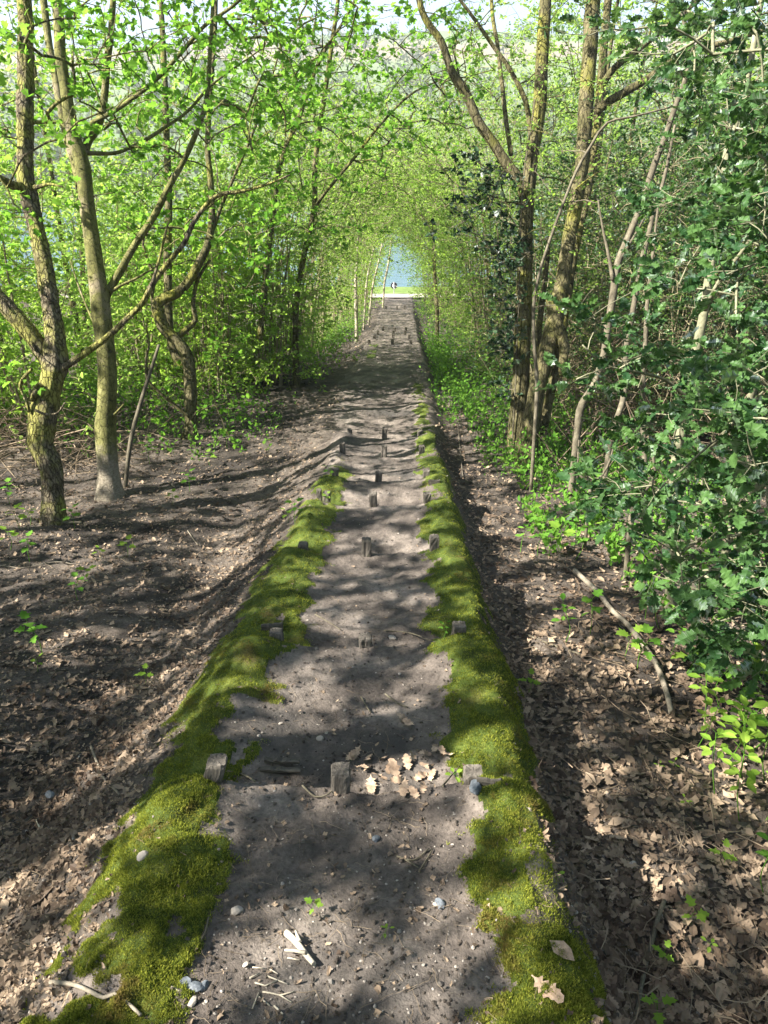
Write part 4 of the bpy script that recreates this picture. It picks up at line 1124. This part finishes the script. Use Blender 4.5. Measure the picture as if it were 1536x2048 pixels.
chips = [[(575, 1915), (600, 1922)], [(510, 1968), (530, 1972), (556, 1966)], [(525, 1985), (560, 1990), (583, 2004)], [(500, 1960), (520, 1948)], [(540, 1940), (556, 1948)], [(505, 2020), (518, 1990)], [(516, 1996), (540, 2012)], [(535, 1955), (575, 1972)],
         [(560, 1990), (590, 1986)], [(548, 2012), (566, 2030)], [(328, 1968), (360, 1992)], [(505, 1935), (530, 1938)]]
for i, c in enumerate(chips):
    stick('wood_chip', 'pale splinter of wood in the chips scattered on the path by the white piece', c, .0045, 'split', .004, 'splinter', seed=20 + i, group='pale splinters on the path')
tw = [[(793, 1718), (828, 1722), (858, 1698)], [(806, 1720), (836, 1740)], [(838, 1746), (866, 1696)]]
for i, (c, l) in enumerate(zip(tw, ['longest twig of the little triangle of twigs on the path', 'lower twig of the little triangle of twigs on the path', 'right twig of the little triangle of twigs on the path'])):
    stick('fallen_stick', l, c, .006, 'bark_brown', .007, seed=40 + i)
more = [([(605, 1580), (630, 1600), (655, 1596), (672, 1582)], 'thin curved twig by the middle post of the nearest step'), ([(885, 1580), (905, 1555), (918, 1535)], 'straight twig leaning at the nearest right post'),
        ([(722, 1398), (735, 1420), (742, 1432)], 'short dark twig behind the nearest step'), ([(770, 1388), (795, 1410), (815, 1420)], 'forked twig beside the upper oak leaf'),
        ([(455, 1545), (490, 1556), (512, 1570)], 'brown twig between the leaning post and the slats'), ([(768, 1268), (820, 1272), (870, 1288)], 'long thin twig across the second nearest step'),
        ([(630, 1232), (660, 1250), (682, 1262)], 'twig at the left of the second nearest step'), ([(845, 870), (880, 885), (915, 895), (960, 902)], 'pale branch lying off the right end of the seventh step'),
        ([(870, 963), (940, 966), (1010, 968), (1090, 975), (1150, 978)], 'long thin mossy branch on the ground right of the fifth step'), ([(925, 955), (920, 900), (915, 850)], 'thin pale stick standing in the litter right of the path'),
        ([(1210, 1640), (1240, 1655), (1282, 1676)], 'grey stick in the dead leaves right of the moss'), ([(1196, 1672), (1200, 1700), (1188, 1712)], 'short dark stick at the right moss edge'),
        ([(400, 1890), (412, 1868), (418, 1842)], 'twig along the left moss edge near the bottom'), ([(0, 1135), (50, 1140), (110, 1128), (150, 1132)], 'pale stick lying at the left frame edge'),
        ([(375, 1062), (392, 1085), (402, 1096)], 'bleached stick on the left floor'), ([(1040, 1270), (1100, 1290), (1160, 1310)], 'thin stick in the leaves left of the fallen branch'), ([(90, 1048), (130, 1050), (165, 1047)], 'cut log lying at the foot of the leftmost trunk')]
for i, (c, l) in enumerate(more):
    stick('fallen_stick', l, c, .05 if 'log' in l else .016 if 'branch' in l else .008, 'bark_dead' if 'pale' in l or 'bleached' in l else 'bark_brown', .012, seed=60 + i)

# oak leaves caught behind the nearest step
OAK = [T_oak(.25, .3, 1), T_oak(-.2, .5, 2), T_oak(.5, .2, 3), T_oak(.1, -.3, 4)]
ol = [(712, 1508, 1.0), (735, 1526, .9), (722, 1545, .8), (765, 1520, .7), (790, 1550, 1.3), (815, 1535, 1.0), (838, 1560, 1.0), (872, 1506, 1.15), (884, 1512, .7), (768, 1560, 1.1), (800, 1570, 1.0), (850, 1540, .8), (742, 1576, 1.25),
      (808, 1582, 1.1), (845, 1590, .8), (805, 1440, 1.2), (818, 1452, .9), (700, 1520, .8), (862, 1556, .8), (780, 1538, .9), (898, 1518, .6), (755, 1552, .8), (825, 1522, .9), (848, 1515, .8), (830, 1596, .8)]
R = rng_(61)
for i, (px, py, s) in enumerate(ol):
    p = on(px, py, .012 + .006 * (i % 3))
    mb = MB(); tv, tf = OAK[i % 4]
    v = (tv - [0, .45, 0]) * .085 * s
    mb.add(v, tf, 0, True)
    o = mb.build('oak_leaf', M['oakleaf'], None, p); o.rotation_euler = (R.normal(0, .3), R.normal(0, .3), R.uniform(0, 6.28))
    tag(o, 'dry tan lobed oak leaf in the heap behind the nearest step' if i not in (15, 16) else 'lone dry oak leaf above the heap on the path', 'leaf', 'dry oak leaves on the path')
for (px, py, s, l) in ((1120, 1905, 1.0, 'grey oval leaf at the right edge of the path bottom'), (1090, 1985, 1.2, 'pale oak leaf in the bottom right dirt of the path')):
    p = on(px, py, .012); mb = MB(); tv, tf = T_oval() if 'oval' in l else OAK[0]
    mb.add((tv - [0, .45, 0]) * .085 * s, tf, 0, True); o = mb.build('fallen_leaf', M['oakleaf'], None, p); o.rotation_euler = (.1, .1, -2.4); tag(o, l, 'leaf')

# ------------------------------------------------------------------ leaf litter, pebbles and twigs nobody could count
R = rng_(71)
lm = MB()
TPL = [T_oak(.3, .3, 11), T_oak(-.3, .5, 12), T_oak(.8, .2, 13), T_scrap(1), T_scrap(2), T_scrap(3), T_oval()]
def scatter(mb, n, ylo, yhi, ulo, uhi, smin, smax, tpls, mat=0, p=1.6, keep=None, tilt=.35, up=.006, upr=.012, grow_far=.0):
    y = log_y(R, n, ylo, yhi, p); u = R.uniform(ulo, uhi, n); x = u + xc(y)
    if keep is not None:
        k = keep(x, y, u); x, y, u = x[k], y[k], u[k]
    n = len(x)
    z = terrain(x, y) + up + R.random(n) * upr
    s = R.uniform(smin, smax, n) * (1 + grow_far * y)
    a = R.uniform(0, 2 * np.pi, n)
    ax = np.column_stack([np.cos(a), np.sin(a), R.normal(0, tilt, n)])
    nr = np.column_stack([R.normal(0, tilt, n), R.normal(0, tilt, n), np.ones(n)])
    w = R.integers(0, len(tpls), n)
    for q, t in enumerate(tpls):
        k = w == q
        if k.any():
            pos = np.column_stack([x, y, z])[k]
            leaves(mb, pos - unit(ax[k]) * s[k][:, None] * .5, ax[k], nr[k], s[k], t, mat)
floor_keep = lambda x, y, u: (moss_mask(x, y) < .3 + .1 * R.random(len(x))) & (np.abs(u) > .80 + .15 * fbm(x, y, .4, 2, 9))
# right: deep, large leaves;  left: trodden, broken, thin
scatter(lm, 17000, .8, 13, .75, 6, .04, .085, TPL, 0, 1.5, floor_keep, upr=.022, tilt=.28)
scatter(lm, 16000, .8, 12, .70, 3.2, .022, .05, TPL[3:6], 0, 1.7, floor_keep, upr=.012)
lk = lambda x, y, u: floor_keep(x, y, u) & (fbm(x, y, .8, 3, 15) + .35 * smooth(1.6, 3, -u) > R.uniform(-.6, .35, len(x)))
scatter(lm, 24000, .8, 13, -7, -.95, .03, .075, TPL, 0, 1.4, lk, upr=.014)
scatter(lm, 34000, .8, 12, -4.5, -.9, .012, .038, TPL[3:6], 0, 1.6, lk, upr=.006)
scatter(lm, 3500, 12, 36, -8, 8, .06, .11, TPL, 0, 1.2, floor_keep, upr=.02)
scatter(lm, 550, 1.0, 11, -.62, .62, .010, .034, TPL[3:6], 0, 1.5, None, upr=.003, up=.004)
nom = lambda x, y, u: moss_mask(x, y) < .35
scatter(lm, 9000, .8, 11, -1.75, -.66, .01, .034, TPL[3:6], 0, 1.6, nom, upr=.005)
scatter(lm, 1800, .8, 11, -1.75, -.8, .03, .06, TPL, 0, 1.5, nom, upr=.008)
scatter(lm, 6000, .8, 11, .66, 1.15, .012, .045, TPL[3:], 0, 1.6, nom, upr=.008)
scatter(lm, 260, .9, 9, -.95, .9, .012, .03, TPL[3:6], 0, 1.5, None, upr=.004, up=.012)
o = lm.build('leaf_litter', M['litter']); tag(o, 'brown dead leaves strewn over the woodland floor', 'dead leaves', kind='stuff')

def T_peb(rs):
    r = rng_(rs)
    v = np.array([[1, 0, 0], [0, 1, 0], [-1, 0, 0], [0, -1, 0], [0, 0, .7], [0, 0, -.5], [.7, .7, .1], [-.7, .7, .1], [-.7, -.7, .1], [.7, -.7, .1]]) * .5 * r.uniform(.75, 1.1, (10, 1))
    f = np.array([[0, 6, 4], [6, 1, 4], [1, 7, 4], [7, 2, 4], [2, 8, 4], [8, 3, 4], [3, 9, 4], [9, 0, 4]])
    return v, f
pm = MB()
PB = [T_peb(1), T_peb(2), T_peb(3)]
scatter(pm, 2600, .9, 14, -.8, .75, .003, .012, PB, 0, 1.7, None, .3, .0, .002, .03)
scatter(pm, 120, .9, 9, -.8, .75, .012, .024, PB, 0, 1.4, None, .3, .001, .002)
scatter(pm, 2600, .9, 9, -2.4, -.8, .004, .014, PB, 0, 1.5, None, .3, .002, .004, .03)
scatter(pm, 900, .9, 9, .7, 1.3, .004, .016, PB, 0, 1.5, None, .3, .002, .004, .03)
o = pm.build('pebbles', M['pebble']); tag(o, 'small pale pebbles and flint chips set in the path', 'pebbles', kind='stuff')

cm = MB()
scatter(cm, 4500, .9, 12, -.72, .72, .005, .017, PB, 0, 1.6, None, .4, .0, .003, .02)
scatter(cm, 9000, .9, 11, -3.6, -.7, .006, .026, PB, 0, 1.6, nom, .4, .001, .004, .02)
scatter(cm, 2500, .9, 9, .68, 1.3, .006, .02, PB, 0, 1.6, nom, .4, .001, .004, .02)
o = cm.build('soil_crumbs', M['floor']); tag(o, 'dark crumbs and clods of earth on the path and the left bank', 'soil crumbs', kind='stuff')
tm = MB()
def T_twig(rs):
    r = rng_(rs); mbx = MB(); p = np.column_stack([np.cumsum(r.normal(0, .05, 6)), np.linspace(0, 1, 6), np.zeros(6)])
    tube(mbx, p, np.linspace(.011, .005, 6), 4, cap=False); return mbx.v[0], mbx.f[0][0]
TW = [T_twig(i) for i in range(5)]
scatter(tm, 1500, .9, 12, -.7, .7, .02, .10, TW, 0, 1.5, None, .05, .004, .003)
scatter(tm, 2200, .9, 12, .75, 4.5, .06, .30, TW, 0, 1.4, floor_keep, .10, .012, .02)
scatter(tm, 2800, .9, 13, -5, -.95, .04, .20, TW, 0, 1.4, floor_keep, .08, .006, .01)
o = tm.build('twig_litter', M['twig']); tag(o, 'fine dry twigs scattered over path and woodland floor', 'twigs', kind='stuff')

# dry brush: heaped dead stems on the far left, and behind the right trunks
def brush(name, label, boxes, seed, L=(.5, 1.3), flat=.35, r0=.006):
    r = rng_(seed); mb = MB()
    for (x0, x1, y0, y1, z0, z1, n) in boxes:
        for _ in range(n):
            x, y = r.uniform(x0, x1), r.uniform(y0, y1)
            p = np.array([x, y, terrain(x, y, False) + z0 + (z1 - z0) * r.random() ** 1.5])
            a = r.uniform(0, 2 * np.pi); l = r.uniform(*L); d = np.array([math.cos(a), math.sin(a), r.normal(0, flat)])
            b = np.array([r.normal(0, .12), r.normal(0, .12), -abs(r.normal(0, .10))]) * l
            q = np.array([p - d * l / 2, p - b * .6, p + d * l / 2]); 
            tube(mb, catmull(q, .12), np.linspace(r0, r0 * .5, len(catmull(q, .12))) * r.uniform(.5, 1.3), 4, cap=False)
    o = mb.build(name, M['twig']); tag(o, label, 'brushwood', kind='stuff'); return o
brush('brushwood', 'heap of dry tan sticks behind the leftmost trunks', [(-7.5, -4.4, 8.0, 10.8, .0, .75, 520), (-4.6, -3.3, 8.8, 10.2, 0, .3, 90)], 81)
brush('brushwood', 'tangle of dead stems behind the holly and the right trunks', [(2.7, 5.6, 9.8, 12.2, .0, 1.5, 430), (2.2, 5, 8.0, 10, 0, .3, 90)], 82, (.5, 1.5), .8, .007)

# ------------------------------------------------------------------ green herbs: low cover as stuff, seedlings one by one
def herb_cover(name, label, spots, seed, hmin, hmax, size, per=7, leaf='herb'):
    r = rng_(seed); mb = MB(); ba = []; ti = []
    for (ulo, uhi, ylo, yhi, n) in spots:
        for _ in range(n):
            y = r.uniform(ylo, yhi); x = xc(y) + r.uniform(ulo, uhi); z = terrain(x, y, False)
            h = r.uniform(hmin, hmax); b = np.array([x, y, z]); t = b + [r.normal(0, .25 * h), r.normal(0, .25 * h), h]
            tube(mb, np.array([b, (b + t) / 2, t]), [.003, .0025, .0015], 3, 1, cap=False); ba.append(b); ti.append(t)
    foliage(np.array(ba), np.array(ti), r, per, size, T_oval(), .6, mb=mb)
    o = mb.build(name, [M[leaf], M['leaf_dark']]); tag(o, label, 'undergrowth', kind='stuff'); return o
herb_cover('undergrowth', 'bright green nettles and herbs along the left of the far path', [(-4.5, -1.5, 14, 24, 700), (-3.5, -1.1, 22, 37, 500), (-7, -2.6, 10.5, 16, 350), (-9, -4.4, 10.2, 14, 450)], 91, .25, .75, .06)
herb_cover('undergrowth', 'bright green nettles and herbs along the right of the far path', [(.95, 3.2, 12.2, 20, 750), (.9, 3.0, 20, 37, 600), (1.3, 3.2, 8.8, 13, 460), (.85, 1.4, 11.5, 20, 260)], 92, .2, .6, .055)
herb_cover('ground_cover', 'leafy green seedlings carpeting the litter beneath the right saplings', [(1.7, 4.2, 7.6, 10.4, 420), (1.5, 2.6, 5.9, 7.6, 90), (2.0, 3.6, 5.0, 7.5, 170)], 93, .05, .24, .062, 6)
herb_cover('ground_cover', 'sparse green seedlings around the left trunks', [(-4.8, -1.6, 9.4, 12.5, 230)], 94, .08, .35, .055, 5)

def seedling_proto(name, label, group, seed, h, nleaf, size, tpl, mat, stemr=.0025):
    r = rng_(seed); root = empty(name); tag(root, label, 'seedling', group)
    mb = MB(); p = np.array([[0, 0, -.01], [r.normal(0, .02), r.normal(0, .02), h * .5], [r.normal(0, .03), r.normal(0, .03), h]])
    tube(mb, catmull(p, .02), np.linspace(stemr, stemr * .6, len(catmull(p, .02))), 5, 0)
    lv = MB()
    k = max(1, nleaf // 2)
    pos, ax = [], []
    for i in range(k):
        t = .45 + .55 * (i + 1) / k; a0 = i * 1.57 + r.uniform(-.3, .3); c = p[2] * t if t > .5 else p[1]
        for sgn in (0, math.pi):
            a = a0 + sgn; d = np.array([math.cos(a), math.sin(a), .25 + .3 * (i == k - 1)]); e = c + d * size * .35
            tube(mb, np.array([c, e]), [stemr * .5, stemr * .35], 3, 0, cap=False); pos.append(e); ax.append(d + [0, 0, -.25])
    n = len(pos)
    leaves(lv, np.array(pos), np.array(ax), np.tile([0, 0, 1.0], (n, 1)) + r.normal(0, .25, (n, 3)), size * r.uniform(.75, 1.1, n), tpl, 0)
    mb.build('stem', M['herb'], root); lv.build('leaves', M[mat], root)
    return root
S1 = seedling_proto('maple_seedling', '', None, 501, .14, 4, .075, T_maple(), 'leaf_lime')
S2 = seedling_proto('maple_seedling', '', None, 502, .20, 6, .07, T_maple(), 'herb')
S3 = seedling_proto('broadleaf_seedling', '', None, 503, .22, 8, .05, T_oval(), 'herb')
S4 = seedling_proto('broadleaf_seedling', '', None, 504, .07, 4, .045, T_oval(), 'leaf_lime')
S5 = seedling_proto('broadleaf_seedling', '', None, 505, .30, 12, .055, T_oval(), 'leaf_lime')
first = {}
def seed(pr, px, py, sc, label, group, rz=None):
    p = on(px, py)
    rz = (px * 7 + py * 3) % 63 / 10 if rz is None else rz
    if pr.name not in first:
        first[pr.name] = 1; o = pr; o.location = p; o.rotation_euler = (0, 0, rz); o.scale = (sc,) * 3; o['label'] = label
        if group: o['group'] = group
        return o
    return dup(pr, p, rz, sc, label, group)
LL = 'lime green maple seedling in the litter on the left floor'
for i, (px, py, sc) in enumerate([(255, 1115, 1.1), (155, 1200, 1.0), (178, 1165, .9), (60, 1125, 1.2), (20, 1100, 1.3), (85, 1310, 1.3), (290, 1370, .7), (380, 985, 1.3), (40, 1060, 1.4), (300, 930, 1.4), (345, 1010, 1.0), (150, 1060, 1.2), (60, 1050, 1.1), (590, 1050, 1.0), (575, 1045, .8),
                                   (20, 1010, 1.3), (200, 1120, .7), (455, 900, 1.2), (420, 930, 1.2), (470, 860, 1.4)]):
    seed((S1, S2)[i % 2], px, py, sc, LL, 'seedlings on the left floor')
LR = 'green seedling sprouting from dead leaves beneath the right saplings'
for i, (px, py, sc) in enumerate([(1065, 1060, 1.2), (1085, 1075, 1.0), (1040, 1110, 1.1), (1120, 1105, 1.3), (1075, 1110, 1.0), (1150, 1120, 1.2), (1010, 945, 1.1), (1045, 950, 1.2), (1090, 955, 1.2), (1130, 960, 1.2), (1190, 1010, 1.2), (1240, 1030, 1.2), (1215, 1080, 1.2), (1290, 1240, 1.2),
                                   (1320, 1260, 1.0), (1250, 1310, 1.0), (1275, 1335, 1.0), (1340, 1310, 1.0), (1370, 1350, 1.1), (1180, 1270, 1.0), (1130, 1290, 1.1), (1055, 1390, .6), (1400, 1320, 1.2), (1450, 1290, 1.3)]):
    seed((S1, S2, S3)[i % 3], px, py, sc * 1.25, LR, 'seedlings beneath the right saplings')
LG = 'fresh pale green leafy shoot in the dead leaves at lower right'
for i, (px, py, sc) in enumerate([(1480, 1560, 1.0), (1500, 1500, 1.1), (1450, 1530, .9), (1430, 1590, .8), (1530, 1570, 1.0), (1350, 1540, .5), (1480, 1640, .8), (1530, 1800, .8), (1440, 1730, .6), (1310, 1540, .45), (1385, 1850, .6), (1430, 1905, .55), (1320, 1925, .45), (1380, 1620, .5), (1410, 1450, .9), (1520, 1450, 1.0), (1466, 1478, .85), (1530, 1640, .9), (1392, 1500, .8), (1440, 1420, .9), (1500, 1400, 1.0)]):
    seed((S5, S3, S5)[i % 3] if sc > .7 else (S1, S4)[i % 2], px, py, sc * (1.4 if sc > .7 else 1.0), LG, 'fresh shoots at lower right')
seed(S4, 915, 1556, .75, 'two leaved seedling beside the nearest right post', None)
seed(S3, 885, 1280, .55, 'tiny upright seedling beside the second right post', None)
seed(S1, 630, 1830, .35, 'small three lobed green leaf sprouting on the bare path', None)
seed(S4, 762, 1880, .4, 'tiny round green sprout on the bare path', None)
seed(S2, 660, 958, .75, 'green seedling growing before the left post of the fifth step', None)
seed(S1, 652, 1006, .6, 'lime seedling leaning on the twin posts of the fourth step', None)
seed(S4, 1125, 1775, .6, 'seedling at the edge of the right moss near the bottom', None)
seed(S1, 1310, 2040, .6, 'round leaved seedling at the bottom right edge of the picture', None)
seed(S4, 75, 1345, .9, 'lone two leaved sprout in the dark soil of the left ditch', None)

# ------------------------------------------------------------------ round black and white mark by the water
sp = P(788, 571, 38.6)
root = empty('round_sign', (sp[0], sp[1], np.interp(sp[1], SM[:, 0], SM[:, 1]))); tag(root, 'round black and white sign on a thin post at the end of the path', 'sign')
hz = sp[2] - root.location.z
m1, nt, out = newmat('sign_white'); b = prin(nt, out, .5, .4); b.inputs['Base Color'].default_value = (.8, .8, .82, 1)
m2, nt, out = newmat('sign_black'); b = prin(nt, out, .5, .4); b.inputs['Base Color'].default_value = (.02, .022, .03, 1)
m3, nt, out = newmat('sign_metal'); b = prin(nt, out, .4, .5); b.inputs['Base Color'].default_value = (.45, .46, .47, 1); b.inputs['Metallic'].default_value = .8
mb = MB(); tube(mb, np.array([[0, .03, -.3], [0, .03, hz * .5], [0, .03, hz + .1]]), .025, 10); mb.build('post', m3, root)
def disc(mb, r0, r1, a0, a1, y, th=.012, n=28, mat=0):
    a = np.linspace(a0, a1, n)
    ring = lambda r, yy: np.column_stack([r * np.sin(a), np.full(n, yy), hz + r * np.cos(a)])
    v = np.vstack([ring(r0, y), ring(r1, y), ring(r0, y + th), ring(r1, y + th)])
    f = []
    for i in range(n - 1):
        f += [[i, i + 1, n + i + 1, n + i], [2 * n + i, 3 * n + i, 3 * n + i + 1, 2 * n + i + 1], [n + i, n + i + 1, 3 * n + i + 1, 3 * n + i], [i + 1, i, 2 * n + i, 2 * n + i + 1]]
    f += [[0, n, 3 * n, 2 * n], [n - 1, 3 * n - 1, 4 * n - 1, 2 * n - 1]]
    mb.add(v, np.array(f), mat, False)
RS = .172
mb = MB(); disc(mb, .0, RS, 0, 2 * np.pi, .0); mb.build('disc', m1, root)
mb = MB(); pi = math.pi
disc(mb, RS * .60, RS, pi * 1.06, pi * 1.90, -.004, .003)
disc(mb, RS * .08, RS * .99, .07, pi * .55, -.004, .003); disc(mb, RS * .15, RS * .99, pi * .62, pi * .96, -.004, .003)
mb.build('black_marking', m2, root)

# ------------------------------------------------------------------ wooded far bank, one mass
R = rng_(95)
fw = MB(); n = 1500
X = R.uniform(-330, 330, n); Y = 138 + 300 * R.random(n) ** 1.25
k = (hillz(X, Y) < 26) | (R.random(n) < np.where(X < 25, .75, .12))
X, Y = X[k], Y[k]; Z = hillz(X, Y)
Xc = R.uniform(-330, 330, 90); Yc = R.uniform(400, 480, 90); X = np.concatenate([X, Xc]); Y = np.concatenate([Y, Yc]); Z = np.concatenate([Z, hillz(Xc, Yc)])
for x, y, z in zip(X, Y, Z):
    h = R.uniform(4, 9); m = 46
    q = R.normal(0, 1, (m, 3)); q = unit(q) * (R.random((m, 1)) ** .4)
    pos = np.array([x, y, z + h * .55]) + q * [h * .42, h * .42, h * .5]
    leaves(fw, pos, R.normal(0, 1, (m, 3)), R.normal(0, 1, (m, 3)), R.uniform(.9, 1.9, m), T_diamond())
o = fw.build('far_wood', leaf_mat('far_wood_leaf', (.035, .06, .022), (.11, .14, .05), (.16, .2, .06), .3)); tag(o, 'pale green wood along the far bank of the lake', 'wood', kind='stuff')
bpy.ops.mesh.primitive_cube_add(size=1, location=(0, 250, 35))
hz_ = bpy.context.object; hz_.name = 'haze'; hz_.scale = (1080, 640, 140)
m_, nt, out = newmat('haze_air'); pv = nt.nodes.new('ShaderNodeVolumePrincipled'); pv.inputs['Density'].default_value = .0006; pv.inputs['Color'].default_value = (.85, .92, 1, 1); pv.inputs['Anisotropy'].default_value = .2
nt.links.new(pv.outputs[0], out.inputs['Volume']); hz_.data.materials.append(m_); tag(hz_, 'thin pale haze in the valley air', 'haze', kind='stuff')
print('moss blades', MOSS_N, 'objects', len(D.objects), 'leaf litter faces', len(D.objects['leaf_litter'].data.polygons))
